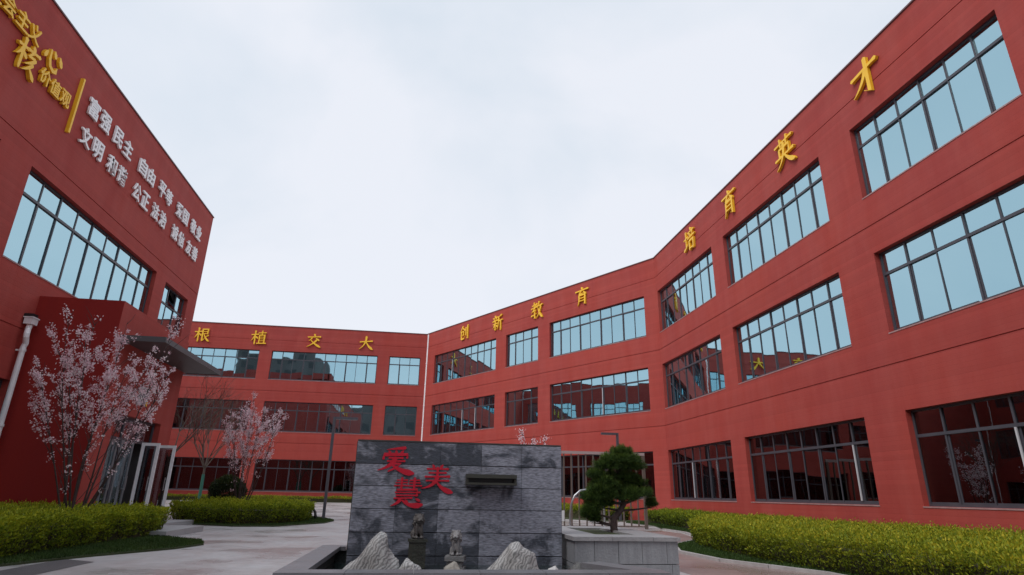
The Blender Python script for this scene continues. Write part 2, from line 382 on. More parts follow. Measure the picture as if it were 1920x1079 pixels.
# --- left hall (D): x = -10.41, seen along +Y
XD = -10.41; YD0 = -14; dw = []
f_ = lambda y: y-YD0
dw.append((f_(15.17), f_(23.07), 6.42, 8.92, 9, dict(curtain=.1, tr=.27)))
dw.append((f_(23.98), f_(26.41), 6.42, 8.85, 3, dict(curtain=.2, tr=.3, open_top=(1,))))
dw.append((f_(7.9), f_(13.95), 6.42, 8.92, 8, dict(tr=.27))); dw.append((f_(.5), f_(6.8), 6.42, 8.92, 8, dict(tr=.27)))
dw.append((f_(11.2), f_(16.72), 1.2, 3.62, 7, dict(tr=.27))); dw.append((f_(4.2), f_(10.2), 1.2, 3.62, 8, dict(tr=.27)))
rD, UD = building('school_building', 'tall red hall on the left carrying the gold and white wall lettering', (XD, YD0), PI2, 27.33-YD0, 13.25, dw, [9.39, 4.93], 0, 'red school wings', body=14)
# entrance block in front of the hall: real volume with a recessed doorway
XS = -8.28; y0, y1, zt = 16.93, 21.84, 5.94
pr = empty('entrance_porch', (XS, y0, 0), 'red entrance block with grey canopy and open white doors on the left', 'porch')
m = MB()
L0 = XS-XS; bx = XD-XS
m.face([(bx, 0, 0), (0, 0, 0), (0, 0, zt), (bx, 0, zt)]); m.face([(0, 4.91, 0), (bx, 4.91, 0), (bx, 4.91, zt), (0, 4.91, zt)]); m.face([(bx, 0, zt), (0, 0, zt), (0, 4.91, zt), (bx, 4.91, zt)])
link('wall', m.mesh('wall', SHADE_RED), pr)
side = facade_mesh('wall', y1-y0, 0, zt, [(.95, 3.98, .15, 3.03)], [], depth=.3, mats=[RED]); link('wall', side, pr, (0, 0, 0), PI2)
# dark entrance hall behind the doors
m = MB(); m.face([(-1.9, .9, .15), (-1.9, 4.0, .15), (-1.9, 4.0, 3.1), (-1.9, .9, 3.1)]); m.face([(-1.9, .9, .151), (-.3, .9, .151), (-.3, 4.0, .151), (-1.9, 4.0, .151)])
m.face([(-1.9, .93, .15), (-.3, .93, .15), (-.3, .93, 3.1), (-1.9, .93, 3.1)]); m.face([(-1.9, 3.99, .15), (-.3, 3.99, .15), (-.3, 3.99, 3.1), (-1.9, 3.99, 3.1)]); m.face([(-1.9, .9, 3.06), (-.3, .9, 3.06), (-.3, 4.0, 3.06), (-1.9, 4.0, 3.06)])
link('interior', m.mesh('interior', ROOM), pr)
# transom glazing over the doors and door posts
m = MB(); xg = -.24
m.box((xg, .95, 2.36), (xg+.07, 3.98, 2.44)); m.box((xg, .95, 2.96), (xg+.07, 3.98, 3.03))
for yy in (.95, 1.93, 2.9, 3.92): m.box((xg+.003, yy, 2.44), (xg+.067, yy+.06, 2.96))
for yy in (.95, 1.90, 3.92): m.box((xg-.002, yy, .15), (xg+.072, yy+.06, 2.36))
fr = link('door_frame', m.mesh('door_frame', FRAME), pr)
m = MB(); m.box((xg+.03, 1.0, 2.44), (xg+.036, 3.93, 2.96)); link('glass', m.mesh('glass', CLEAR), fr)
def leaf(w, h, col=WHITE, t=.05, s=.085):
    m = MB(); m.box((0, 0, 0), (w, t, s)); m.box((0, 0, h-s), (w, t, h)); m.box((0, .001, s), (s, t-.001, h-s)); m.box((w-s, .001, s), (w, t-.001, h-s))
    return m.mesh('door', col)
def door(x, y, rot, w=.82, h=2.22, col=WHITE, z=.16, label=None):
    o = link('door', leaf(w, h, col), pr, (x, y, z), rot)
    g_ = MB(); g_.box((.085, .022, .085), (w-.085, .03, h-.085)); link('glass', g_.mesh('glass', CLEAR), o)
    hd = MB()
    for yy in (-.05, .1): hd.tube([(w-.12, yy, .86), (w-.12, yy, 1.25)], .013, 6)
    hd.tube([(w-.12, -.05, .9), (w-.12, .1, .9)], .009, 5); hd.tube([(w-.12, -.05, 1.2), (w-.12, .1, 1.2)], .009, 5)
    link('handle', hd.mesh('handle', STEEL), o)
    if label: o['label'] = label
    return o
door(0.0, 2.93, R_(2), w=.50, label='white framed glass door leaf standing open'); door(0.0, 3.86, R_(3), w=.62, label='white framed glass door leaf open at the far jamb')
GREYF = mat('grey aluminium', (.25, .26, .28), .35, metal=.4)
door(xg+.05, 1.02, PI2, w=.86, col=GREYF, label='grey framed closed glass door leaf')
door(xg+.09, 1.98, PI2, w=.8, col=GREYF)
# canopy
m = MB(); m.box((.003, .26, 4.9), (1.14, 5.09, 5.02)); m.box((-.0, .20, 4.885), (1.17, .26, 5.035)); m.box((1.14, .26, 4.885), (1.17, 5.09, 5.035)); m.box((.003, 5.09, 4.885), (1.17, 5.12, 5.035))
link('canopy', m.mesh('canopy', SLAB), pr)
# step
STONE = mat('pale step stone', (.40, .40, .41), .6, noise=[(2, .5, (1, 1, 1), (.30, .30, .31)), (25, .4, (1, 1, 1), (.26, .26, .26))])
m = MB(); m.box((0.0, -.95, 0), (2.56, 1.65, .145)); 
m.box((0, 1.651, 0), (1.2, 5.0, .145))
link('step', m.mesh('step', STONE), pr)
# wall plate with a character-like mark
m = MB(); m.box((.002, 2.0, 3.40), (.03, 2.62, 3.95)); sg = link('sign_plate', m.mesh('sign_plate', mat('pale sign plate', (.5, .48, .52), .5)), pr)
m = MB()
for yy, zz, a, b in ((2.1, 3.83, .4, .04), (2.12, 3.7, .34, .035), (2.1, 3.56, .42, .04), (2.2, 3.47, .04, .34), (2.42, 3.47, .04, .4)): m.box((.031, yy, zz), (.036, yy+a, zz+b))
link('lettering', m.mesh('lettering', mat('grey sign ink', (.16, .14, .16), .5)), sg)
m = MB(); m.box((.031, 2.63-.16, 3.41), (.037, 2.63-.02, 3.48)); m.box((.031, 2.63-.1, 3.49), (.037, 2.63-.02, 3.6)); link('emblem', m.mesh('emblem', GOLD), sg)

# opposite blocks: added unseen behind the camera, only to be reflected in the glass
GREYB = mat('grey render', (.16, .14, .14), .8, noise=(.3, .7, (1, 1, .3), (.10, .085, .08)))
for loc, size, lb in (((-52, -46), (64, 12, 18.5), 'broad grey block added out of view, seen mirrored in the glass'), ((-42, -62), (17, 14, 31), 'tall narrow grey tower added out of view, mirrored in the back wing glass')):
    e = empty('reflection_block', (*loc, 0), lb, 'building')
    m = MB(); m.box((0, 0, 0), size); link('wall', m.mesh('wall', GREYB), e)
    m = MB()
    for i in range(int(size[0]/3.2)):
        for j in range(int(size[2]/3.1)): m.box((1+i*3.2, size[1]+.001, 1+j*3.1), (2.7+i*3.2, size[1]+.02, 2.5+j*3.1))
    w = link('window', m.mesh('window', ROOM), e); w['kind'] = 'stuff'
# far side wing: added out of view behind the left hall, to be mirrored in the glass
ew = [(2+i*7.4, 8.2+i*7.4, s, t_, 8, dict(sill=False)) for s, t_ in FLOORS for i in range(4)]
rE, UE = building('school_building', 'red wing added out of view beyond the left hall, mirrored in the middle windows', (-26, 16), PI2, 31.2, 13.25, ew, GRO, 0, 'red school wings')

# ------------------------------------------------------------------ downpipes
def downpipe(P, ang, z0, z1, r, label, hopper=False, off=.16):
    e = empty('downpipe', (P[0], P[1], z0), label, 'downpipe', 'white downpipes', rotz=ang)
    m = MB(); H = z1-z0
    if hopper:
        m.tube([(0, -off, 0), (0, -off, H-.62), (.0, -off-.03, H-.52), (-.09, -off-.05, H-.36), (-.1, -off-.05, H-.3), (-.02, -off, H-.16), (0, -off, H-.02)], r, 12)
    else: m.tube([(0, -off, 0), (0, -off, H)], r, 10)
    link('pipe', smooth(m.mesh('pipe', WPIPE), False), e)
    n = max(2, int(H/1.5))
    cm = MB(); cm.tube([(0, -off, -.03), (0, -off, .03)], r*1.22, 12); cm.box((-.02, -off+r, -.02), (.02, .0, .02)); cme = cm.mesh('clamp', WPIPE)
    for i in range(n): link('clamp', cme, e, (0, 0, .5+i*(H-1.2)/(n-1)))
    if hopper:
        m = MB(); m.prism([(-.12, -off-.1), (.12, -off-.1), (.12, -off+.1), (-.12, -off+.1)], H-.02, H+.14); m.prism([(-.14, -off-.12), (.14, -off-.12), (.14, -off+.12), (-.14, -off+.12)], H+.14, H+.17)
        link('hopper', m.mesh('hopper', WPIPE), e)
        m = MB(); m.box((-.1, -off-.08, H+.171), (.1, -.005, H+.26)); link('outlet', m.mesh('outlet', BLK), e)
    return e
downpipe((XD, 16.62), PI2, .1, 5.08, .066, 'white downpipe with a hopper head at the edge of the left hall', True, off=.15)
downpipe((.13, 47.226), 0, .3, 13.2, .085, 'tall white downpipe in the corner between the back and angled wings', off=.15)

# ------------------------------------------------------------------ lettering
# brush characters as strokes: (x, y, width) along each stroke, in a 100 x 100 square
def hz(x0, y0, x1, y1, w=9): return [(x0, y0, w*.95), (x0+(x1-x0)*.12, y0+(y1-y0)*.12, w*.75), (x0+(x1-x0)*.85, y0+(y1-y0)*.88, w*.75), (x1, y1, w*1.15)]
def sv(x0, y0, x1, y1, w=10): return [(x0, y0, w*1.15), (x0*.85+x1*.15, y0*.85+y1*.15, w*.85), (x0*.1+x1*.9, y0*.1+y1*.9, w*.85), (x1, y1, w*.5)]
def pie(pts, w=10): n = len(pts); return [(x, y, w*(1.1-.95*i/(n-1))) for i, (x, y) in enumerate(pts)]
def na(pts, w=15): n = len(pts); ws = [.3, .62, 1.0, .35]; return [(*curve(pts, i/6), w*np.interp(i/6, [0, .45, .8, 1], ws)) for i in range(7)]
def dot(x0, y0, x1, y1, w=11): return [(x0, y0, w*.35), ((x0+x1)/2, (y0+y1)/2, w), (x1, y1, w*.8)]
def pl(pts, w=9): return [(x, y, w) for x, y in pts]
def curve(pts, t):
    if len(pts) == 2: return (pts[0][0]*(1-t)+pts[1][0]*t, pts[0][1]*(1-t)+pts[1][1]*t)
    a, b, c = pts[0], pts[1], pts[-1]; k = ((1-t)**2, 2*t*(1-t), t*t)
    return (a[0]*k[0]+b[0]*k[1]+c[0]*k[2], a[1]*k[0]+b[1]*k[1]+c[1]*k[2])
def cpie(a, b, c, w=11): return [(*curve((a, b, c), i/6), w*(1.05-.9*(i/6)**1.4)) for i in range(7)]
MU = [hz(3, 70, 46, 75), sv(26, 99, 26, 2), cpie((25, 70), (18, 45), (3, 28), 9), dot(30, 60, 44, 46)]
GL = {
 'gen': MU+[pl([(52, 90), (86, 92), (84, 58)], 8), hz(54, 74, 84, 75, 6), hz(54, 59, 84, 60, 6), pl([(52, 92), (53, 12)], 9), pie([(51, 10), (60, 15), (73, 27)], 9), cpie((92, 48), (84, 42), (72, 36), 7), na([(62, 56), (74, 24), (99, 5)], 14)],
 'zhi': MU+[hz(48, 85, 95, 88, 8), sv(72, 100, 70, 68, 8), pl([(55, 68), (55, 14)], 8), pl([(55, 69), (89, 71), (88, 14)], 8), hz(57, 55, 86, 56, 5), hz(57, 42, 86, 43, 5), hz(57, 28, 86, 29, 5), hz(42, 9, 100, 12, 9)],
 'jiao': [dot(48, 99, 56, 86, 13), hz(8, 74, 93, 80), cpie((36, 68), (30, 58), (16, 48), 9), dot(62, 68, 84, 52, 12), cpie((68, 54), (48, 24), (6, 4), 11), na([(30, 52), (58, 22), (97, 3)], 16)],
 'da': [hz(8, 58, 92, 68, 10), cpie((50, 99), (52, 40), (6, 5), 13), na([(50, 62), (62, 28), (98, 5)], 17)],
 'chuang': [cpie((34, 98), (24, 76), (2, 58), 9), na([(33, 92), (44, 76), (62, 66)], 10), pl([(18, 60), (46, 62), (44, 36), (35, 38)], 8), pl([(19, 60), (19, 12)], 9), pie([(19, 12), (50, 12), (56, 28)], 10), sv(72, 84, 72, 30), [(92, 99, 11), (91, 50, 9), (91, 8, 9), (78, 14, 2)]],
 'xin': [dot(25, 99, 31, 89), hz(6, 82, 50, 86, 7), dot(15, 78, 21, 68, 8), pie([(40, 80), (33, 68)], 8), hz(2, 62, 54, 66, 8), hz(5, 44, 50, 47, 7), [(28, 64, 9), (28, 4, 8), (18, 12, 2)], cpie((24, 42), (16, 28), (4, 18), 8), dot(36, 38, 50, 24, 10), pie([(92, 96), (80, 88), (62, 84)], 9), cpie((63, 86), (66, 40), (48, 6), 10), hz(64, 58, 100, 62, 8), sv(83, 60, 83, -2, 9)],
 'jiao2': [hz(10, 82, 46, 86, 7), sv(28, 99, 28, 68, 8), hz(2, 65, 56, 71, 8), cpie((52, 92), (36, 60), (2, 42), 9), [(16, 49, 7), (44, 52, 7), (31, 39, 5)], [(31, 40, 8), (34, 4, 8), (20, 10, 2)], pie([(3, 22), (28, 26), (54, 34)], 9), cpie((72, 99), (66, 78), (54, 66), 9), hz(62, 73, 99, 79, 8), cpie((86, 76), (80, 26), (46, 4), 10), na([(62, 64), (72, 28), (100, 2)], 15)],
 'yu': [dot(48, 100, 55, 90, 12), hz(4, 80, 96, 86, 9), pl([(48, 82), (31, 64)], 7), pie([(30, 63), (50, 64), (70, 68)], 8), dot(62, 76, 80, 60, 11), cpie((30, 56), (32, 20), (18, 1), 9), [(30, 56, 8), (74, 58, 9), (73, 4, 9), (60, 10, 2)], hz(32, 40, 71, 41, 6), hz(32, 25, 71, 26, 6)],
 'pei': [hz(2, 62, 40, 67, 8), sv(22, 92, 22, 22, 9), pie([(0, 16), (20, 24), (42, 34)], 11), dot(66, 100, 73, 89, 12), hz(46, 80, 95, 85, 8), dot(55, 78, 62, 65, 9), pie([(86, 80), (77, 64)], 9), hz(40, 57, 100, 62, 9), pl([(52, 42), (55, 5)], 9), pl([(52, 43), (91, 45), (87, 5)], 9), hz(55, 10, 86, 11, 7)],
 'ying': [hz(4, 83, 96, 89, 8), sv(33, 100, 35, 72, 8), sv(69, 100, 64, 72, 8), pl([(25, 66), (26, 42)], 8), pl([(25, 66), (77, 68), (75, 42)], 8), hz(2, 37, 98, 43, 9), cpie((50, 80), (54, 28), (4, 3), 12), na([(52, 40), (66, 16), (98, 2)], 17)],
 'cai': [hz(5, 66, 95, 76, 11), [(60, 99, 13), (60, 40, 11), (60, 4, 11), (42, 15, 2)], cpie((56, 68), (44, 34), (4, 14), 12)],
 'he': [hz(2, 72, 46, 78, 13), sv(26, 104, 26, -4, 14), cpie((24, 70), (16, 44), (0, 30), 13), dot(32, 58, 46, 44, 15), dot(66, 104, 74, 90, 16), hz(48, 80, 104, 88, 13), cpie((74, 84), (62, 66), (52, 58), 11), pl([(56, 60), (86, 66)], 10), cpie((90, 64), (70, 38), (46, 26), 13), cpie((84, 42), (64, 14), (40, 0), 12), na([(70, 26), (84, 14), (104, -6)], 18)],
 'xinh': [dot(10, 62, 0, 34, 17), [(28, 80, 8), (32, 40, 13), (44, 16, 14), (66, 8, 15), (82, 14, 13), (84, 34, 4)], dot(48, 86, 60, 64, 17), dot(84, 84, 102, 54, 20)],
 # carved clerical characters
 'ai': [cpie((76, 100), (50, 97), (22, 92), 9), dot(28, 88, 33, 79, 8), dot(49, 90, 51, 80, 8), dot(71, 90, 64, 79, 8), pl([(14, 58), (16, 74), (84, 76), (82, 64)], 8), hz(30, 62, 70, 63, 6), hz(26, 51, 76, 52, 6), cpie((48, 62), (42, 32), (0, 17), 14), [(42, 42, 7), (64, 42, 7), (50, 26, 6), (30, 14, 4)], na([(40, 38), (66, 12), (104, 8)], 19)],
 'hui': [hz(14, 96, 48, 97, 5), hz(10, 87, 48, 88, 5), hz(6, 77, 50, 78, 5), sv(30, 104, 29, 67, 8), hz(56, 96, 88, 97, 5), hz(54, 87, 90, 88, 5), hz(54, 77, 96, 78, 5), sv(72, 104, 71, 67, 8), pl([(16, 63), (82, 65), (82, 43)], 6), hz(10, 54, 92, 55, 5), hz(14, 44, 84, 45, 6), hz(8, 34, 66, 36, 6), cpie((28, 30), (20, 16), (-2, 8), 11), dot(44, 30, 52, 20, 8), na([(34, 28), (60, 2), (102, 14)], 18), dot(78, 34, 92, 26, 8)],
 'mei': [dot(32, 103, 38, 92, 9), dot(68, 103, 60, 92, 9), hz(14, 87, 86, 88, 7), hz(20, 73, 80, 74, 6), hz(8, 59, 92, 61, 7), sv(50, 92, 50, 50, 9), hz(12, 45, 90, 46, 6), cpie((50, 58), (42, 24), (-4, 17), 13), dot(34, 44, 42, 36, 6), na([(48, 42), (66, 12), (104, 4)], 18)],
}
def char_mesh(name, key, w, h, dep, mtl, bold=1.0):
    m = MB()
    for si, st in enumerate(GL[key]):
        P = [Vector((x/100*w-w/2, y/100*h-h/2)) for x, y, _ in st]; W_ = [q[2]/100*(w+h)/2*bold/2 for q in st]
        L_, Rr = [], []
        for i, p in enumerate(P):
            d = (P[min(i+1, len(P)-1)]-P[max(i-1, 0)]).normalized(); n = Vector((-d.y, d.x))
            k = 1.0
            if 0 < i < len(P)-1:
                d1 = (P[i]-P[i-1]).normalized(); k = min(1.35, 1/max(.5, abs(d1.dot(d))))
            L_.append(p+n*W_[i]*k); Rr.append(p-n*W_[i]*k)
        d0 = (P[0]-P[1]).normalized(); d1 = (P[-1]-P[-2]).normalized()
        out = [P[0]+d0*W_[0]*.7]+L_+[P[-1]+d1*W_[-1]*.8]+Rr[::-1]
        f = -dep-.0012*si; n = len(out)
        for i in range(len(P)-1): m.face([(L_[i].x, f, L_[i].y), (Rr[i].x, f, Rr[i].y), (Rr[i+1].x, f, Rr[i+1].y), (L_[i+1].x, f, L_[i+1].y)])
        m.face([(out[0].x, f, out[0].y), (Rr[0].x, f, Rr[0].y), (L_[0].x, f, L_[0].y)]); e = out[len(P)+1]
        m.face([(e.x, f, e.y), (L_[-1].x, f, L_[-1].y), (Rr[-1].x, f, Rr[-1].y)])
        for i in range(n):
            a, b = out[i], out[(i+1) % n]; m.face([(a.x, f, a.y), (b.x, f, b.y), (b.x, 0, b.y), (a.x, 0, a.y)])
    return m.mesh(name, mtl)
def lettering(name, label, P, ang, items, cat='lettering', group=None):
    """items: (key, u, z, w, h, depth, material)"""
    e = empty(name, (P[0], P[1], 0), label, cat, group, rotz=ang)
    for key, u, z, w, h, dep, mtl in items:
        me = char_mesh('character', key, w, h, dep, mtl) if key in GL else font_mesh(key, w, h, dep, mtl)
        link('character', me, e, (u, -.012 if key in GL else -.02, z))
    return e
def font_mesh(ch, w, h, dep, mtl):
    cu = bpy.data.curves.new('character', 'FONT'); cu.body = ch; cu.extrude = dep/2; cu.offset = .019; cu.resolution_u = 3; cu.align_x = 'LEFT'
    o = bpy.data.objects.new('character', cu); COL.objects.link(o)
    me = bpy.data.meshes.new_from_object(o.evaluated_get(bpy.context.evaluated_depsgraph_get()))
    bpy.data.objects.remove(o); bpy.data.curves.remove(cu)
    co = np.empty(len(me.vertices)*3, np.float32); me.vertices.foreach_get('co', co); co = co.reshape(-1, 3)
    lo, hi = co.min(0), co.max(0); s = (hi-lo)
    x = (co[:, 0]-(lo[0]+hi[0])/2)/s[0]*w; z = (co[:, 1]-(lo[1]+hi[1])/2)/s[1]*h; y = -(co[:, 2]-lo[2])
    me.vertices.foreach_set('co', np.stack([x, y, z], 1).astype(np.float32).ravel()); me.materials.clear(); me.materials.append(mtl); me.name = 'character'; me.update()
    return me
GS = 1.12
lettering('wall_lettering', 'four gold brush characters along the top of the far back wing', (-26, 47.226), 0, [(k, u+26, 12.24, GS, GS*.98, .09, GOLD) for k, u in (('gen', -17.07), ('zhi', -12.93), ('jiao', -8.78), ('da', -4.77))], group='gold roof line lettering')
lettering('wall_lettering', 'four gold brush characters along the top of the angled middle wing', (0, 47.226), AA, [(k, u, 12.35, GS*.95, GS, .09, GOLD) for k, u in (('chuang', 5.26), ('xin', 9.19), ('jiao2', 13.21), ('yu', 17.18))], group='gold roof line lettering')
lettering('wall_lettering', 'four gold brush characters climbing the top of the right wing', (11.79, YB), -PI2, [(k, YB-y, 12.38, GS*.95, GS, .09, GOLD) for k, y in (('pei', 23.69), ('yu', 19.96), ('ying', 16.08), ('cai', 12.18))], group='gold roof line lettering')
q = .8485; DY = lambda y: y*q-YD0; DZ = lambda z: 1.1+(z-1.1)*q
lettering('wall_lettering', 'gold motto characters left of the gold bar on the left hall', (XD, YD0), PI2,
  [(c, DY(y), DZ(z), s, s*1.05, .08, GOLD) for c, y, z, s in (('社', 14.5, 13.78, .46), ('会', 15.06, 13.80, .46), ('主', 15.65, 13.82, .46), ('义', 16.2, 13.83, .48), ('价', 17.12, 13.0, .42), ('值', 17.66, 13.0, .43), ('观', 18.21, 13.02, .43), ('he', 16.2, 12.98, .74, ), ('xinh', 17.2, 13.72, .66))])
lettering('wall_lettering', 'two rows of white characters across the left hall wall', (XD, YD0), PI2,
  [(c, DY(y), DZ(z), .56, .60, .06, WHITEL) for row, z in (((('富', 19.79), ('强', 20.62), ('民', 21.6), ('主', 22.42), ('自', 23.8), ('由', 24.6), ('平', 25.78), ('等', 26.55), ('爱', 27.85), ('国', 28.65), ('敬', 29.75), ('业', 30.55)), 13.74), ((('文', 19.79), ('明', 20.6), ('和', 21.66), ('谐', 22.48), ('公', 23.8), ('正', 24.6), ('法', 25.64), ('治', 26.46), ('诚', 27.88), ('信', 28.7), ('友', 29.74), ('善', 30.56)), 12.58)) for c, y in row])
m = MB(); m.box((-.035, -.10, -.9), (.035, -.001, .9)); b_ = link('divider_bar', m.mesh('divider_bar', GOLD), None, (XD, 18.82*q, DZ(13.2)), PI2)
tag(b_, 'slim gold upright bar between the gold and the white characters', 'bar')

# ------------------------------------------------------------------ pool, stone wall, planter
def slate_extra(m, t, b, N, L, g, last):
    oi = N('ShaderNodeObjectInfo')
    sx = N('ShaderNodeSeparateXYZ'); L(g.outputs['Position'], sx.inputs[0])
    def px(src, mul, add):
        a = N('ShaderNodeMath', operation='MULTIPLY_ADD'); a.inputs[1].default_value = mul; a.inputs[2].default_value = add; L(src, a.inputs[0]); return a.outputs[0]
    # fine horizontal chiselled lines
    fr = N('ShaderNodeMath', operation='PINGPONG'); fr.inputs[1].default_value = .5
    nz = N('ShaderNodeTexNoise'); nz.inputs['Scale'].default_value = 9; L(g.outputs['Position'], nz.inputs['Vector'])
    ad = N('ShaderNodeMath', operation='ADD'); L(px(sx.outputs['Z'], 88, 0), ad.inputs[0]); L(px(nz.outputs['Fac'], .5, 0), ad.inputs[1]); L(ad.outputs[0], fr.inputs[0])
    n3 = N('ShaderNodeTexNoise'); n3.inputs['Scale'].default_value = 70; n3.inputs['Detail'].default_value = 3; L(g.outputs['Position'], n3.inputs['Vector'])
    hh = N('ShaderNodeMath', operation='ADD'); L(fr.outputs[0], hh.inputs[0]); L(n3.outputs['Fac'], hh.inputs[1])
    bm = N('ShaderNodeBump'); bm.inputs['Strength'].default_value = .7; bm.inputs['Distance'].default_value = .006; L(hh.outputs[0], bm.inputs['Height']); L(bm.outputs[0], b.inputs['Normal'])
    # wet run-off stains, then per-slab tone
    n = N('ShaderNodeTexNoise'); n.inputs['Scale'].default_value = 1.5; n.inputs['Detail'].default_value = 5; n.inputs['Roughness'].default_value = .6; n.inputs['Distortion'].default_value = 1.2
    mp = N('ShaderNodeMapping'); mp.inputs['Location'].default_value = (3.1, 0, 1.7); mp.inputs['Scale'].default_value = (1.15, 1, 1.5); L(g.outputs['Position'], mp.inputs[0]); L(mp.outputs[0], n.inputs['Vector'])
    s = N('ShaderNodeMath', operation='ADD'); s2 = N('ShaderNodeSeparateColor'); L(oi.outputs['Color'], s2.inputs[0])
    L(n.outputs['Fac'], s.inputs[0]); L(px(s2.outputs[0], .22, -.105), s.inputs[1])
    r = N('ShaderNodeMapRange'); r.inputs[1].default_value = .44; r.inputs[2].default_value = .56; L(s.outputs[0], r.inputs[0])
    x = N('ShaderNodeMix', data_type='RGBA'); x.inputs[6].default_value = (.042, .049, .068, 1); x.inputs[7].default_value = (.25, .265, .32, 1); L(r.outputs[0], x.inputs[0])
    n2 = N('ShaderNodeTexNoise'); n2.inputs['Scale'].default_value = 45; n2.inputs['Detail'].default_value = 2
    mp2 = N('ShaderNodeMapping'); mp2.inputs['Scale'].default_value = (.35, .35, 1.6); L(g.outputs['Position'], mp2.inputs[0]); L(mp2.outputs[0], n2.inputs['Vector'])
    r2 = N('ShaderNodeMapRange'); r2.inputs[1].default_value = .3; r2.inputs[2].default_value = .7; r2.inputs[3].default_value = .55; r2.inputs[4].default_value = 1.45; L(n2.outputs['Fac'], r2.inputs[0])
    h = N('ShaderNodeHueSaturation'); L(x.outputs[2], h.inputs['Color']); L(r2.outputs[0], h.inputs['Value']); L(h.outputs[0], b.inputs['Base Color'])
    r3 = N('ShaderNodeMapRange'); r3.inputs[3].default_value = .28; r3.inputs[4].default_value = .7; L(r.outputs[0], r3.inputs[0]); L(r3.outputs[0], b.inputs['Roughness'])
SLATE = mat('chiselled slate', (.1, .1, .12), .6, extra=slate_extra)
DSL = mat('dark slate', (.045, .05, .05), .45, noise=(6, .6, (1, 1, 3), (.025, .03, .025)), bump=(30, .4, (1, 1, 3)))
BLUESTONE = mat('grey bluestone', (.27, .285, .31), .55, noise=[(1.8, .6, (1, 1, .5), (.38, .40, .42)), (7, .35, (2.5, 2.5, .3), (.15, .155, .17)), (50, .3, (1, 1, 1), (.14, .145, .155))], bump=(35, .3, (1, 1, 1)))
COPE = mat('dark grey coping stone', (.19, .19, .21), .32, noise=[(2.5, .6, (1, 1, 1), (.11, .11, .12)), (60, .4, (1, 1, 1), (.24, .24, .26))], bump=(50, .2, (1, 1, 1)))
CAPT = mat('light planter cap', (.36, .36, .37), .55, noise=[(2.5, .6, (1, 1, 1), (.26, .26, .27)), (30, .4, (1, 1, 1), (.22, .22, .23))], bump=(40, .3, (1, 1, 1)))
ROCK = None
WX0, WX1, WY, WT = -.835, 1.985, 8.5, .34
fw = empty('stone_screen_wall', (WX0, WY, 0), 'grey slate feature wall with red carved characters behind the pool', 'wall')
core = MB(); core.box((.02, .03, -.0), (WX1-WX0-.02, WT-.03, 1.735)); link('core', core.mesh('core', DSL), fw)
rows = [-.02, .035, .325, .605, .895, 1.18, 1.462, 1.752]
tones = [[.5, .5, .5, .5, .5], [.35, .3, .2, .6, .55], [.35, .25, .3, .9, .8], [.45, .25, .75, 1, .9], [.85, .5, .8, .8, 1], [.75, .65, .7, .9, .9], [0, 0, .15, .55, .6]]
cwid = (WX1-WX0)/5
for face in (0, 1):
    for r in range(7):
        for c in range(5):
            m = MB(); a = c*cwid+.0018; b = (c+1)*cwid-.0018
            if face == 0: y_a, y_b = -rnd.random()*.006, .029
            else: y_a, y_b = WT-.029, WT+rnd.random()*.006
            m.box((a, y_a, rows[r]+.005), (b, y_b, rows[r+1]-.004))
            o = link('slab', m.mesh('slab', SLATE), fw); t_ = tones[r][c]; o.color = (t_, t_, t_, 1)
m = MB(); m.box((0, -.002, 1.753), (WX1-WX0, WT+.002, 1.772)); link('coping', m.mesh('coping', DSL), fw)
m = MB(); m.box((-.01, .031, 0), (.019, WT-.031, 1.75)); m.box((WX1-WX0-.019, .031, 0), (WX1-WX0+.01, WT-.031, 1.75)); link('end_slab', m.mesh('end_slab', DSL), fw)
REDP = mat('red lacquer', (.60, .008, .035), .35, noise=(8, .5, (1, 1, 1), (.45, .01, .02)))
for key, x, z, w, h in (('ai', -.31, 1.495, .46, .36), ('hui', -.125, 1.085, .40, .37), ('mei', .262, 1.275, .39, .36)):
    link('character', char_mesh('character', key, w, h, .003, REDP, 1.12), fw, (x-WX0, -.007, z))
# water spout ledge
sp = empty('water_spout', (.645, WY-.008, 1.215), 'dark slate water spout ledge projecting from the feature wall', 'spout')
m = MB(); m.box((0, -.20, .085), (.68, 0, .135)); m.box((0, -.19, 0), (.68, 0, .028)); m.box((0, -.18, .029), (.03, 0, .084)); m.box((.65, -.18, .029), (.68, 0, .084)); link('trough', m.mesh('trough', mat('weathered dark ledge', (.05, .052, .042), .6, noise=(5, .6, (1, 1, 1), (.03, .03, .025)))), sp)
m = MB(); m.box((.031, -.12, .03), (.649, -.002, .083)); link('slot', m.mesh('slot', BLK), sp)
# pool rim and water
pool = empty('pool', (-1.23, 6.1, 0), 'shallow pool with dark stone rim in front of the slate wall', 'pool')
X0, X1, Y0, Y1, RW, RZ = 0, 3.75, 0, 3.05, .26, .40
m = MB()
m.box((.03, .03, -.05), (X1-.03, .2, RZ-.051)); m.box((.03, .201, -.05), (.2, Y1-.03, RZ-.051)); m.box((.201, Y1-.2, -.05), (X1-.8, Y1-.03, RZ-.051)); m.box((X1-.2, .201, -.05), (X1-.05, .5, RZ-.051))
link('basin_wall', m.mesh('basin_wall', DSL), pool)
def coping(x0, y0, x1, y1, along, n):
    for i in range(n):
        m = MB()
        if along == 'x': a = x0+(x1-x0)*i/n+.0025; b = x0+(x1-x0)*(i+1)/n-.0025; m.box((a, y0, RZ-.05), (b, y1, RZ))
        else: a = y0+(y1-y0)*i/n+.0025; b = y0+(y1-y0)*(i+1)/n-.0025; m.box((x0, a, RZ-.05), (x1, b, RZ))
        link('coping_stone', m.mesh('coping_stone', COPE), pool)
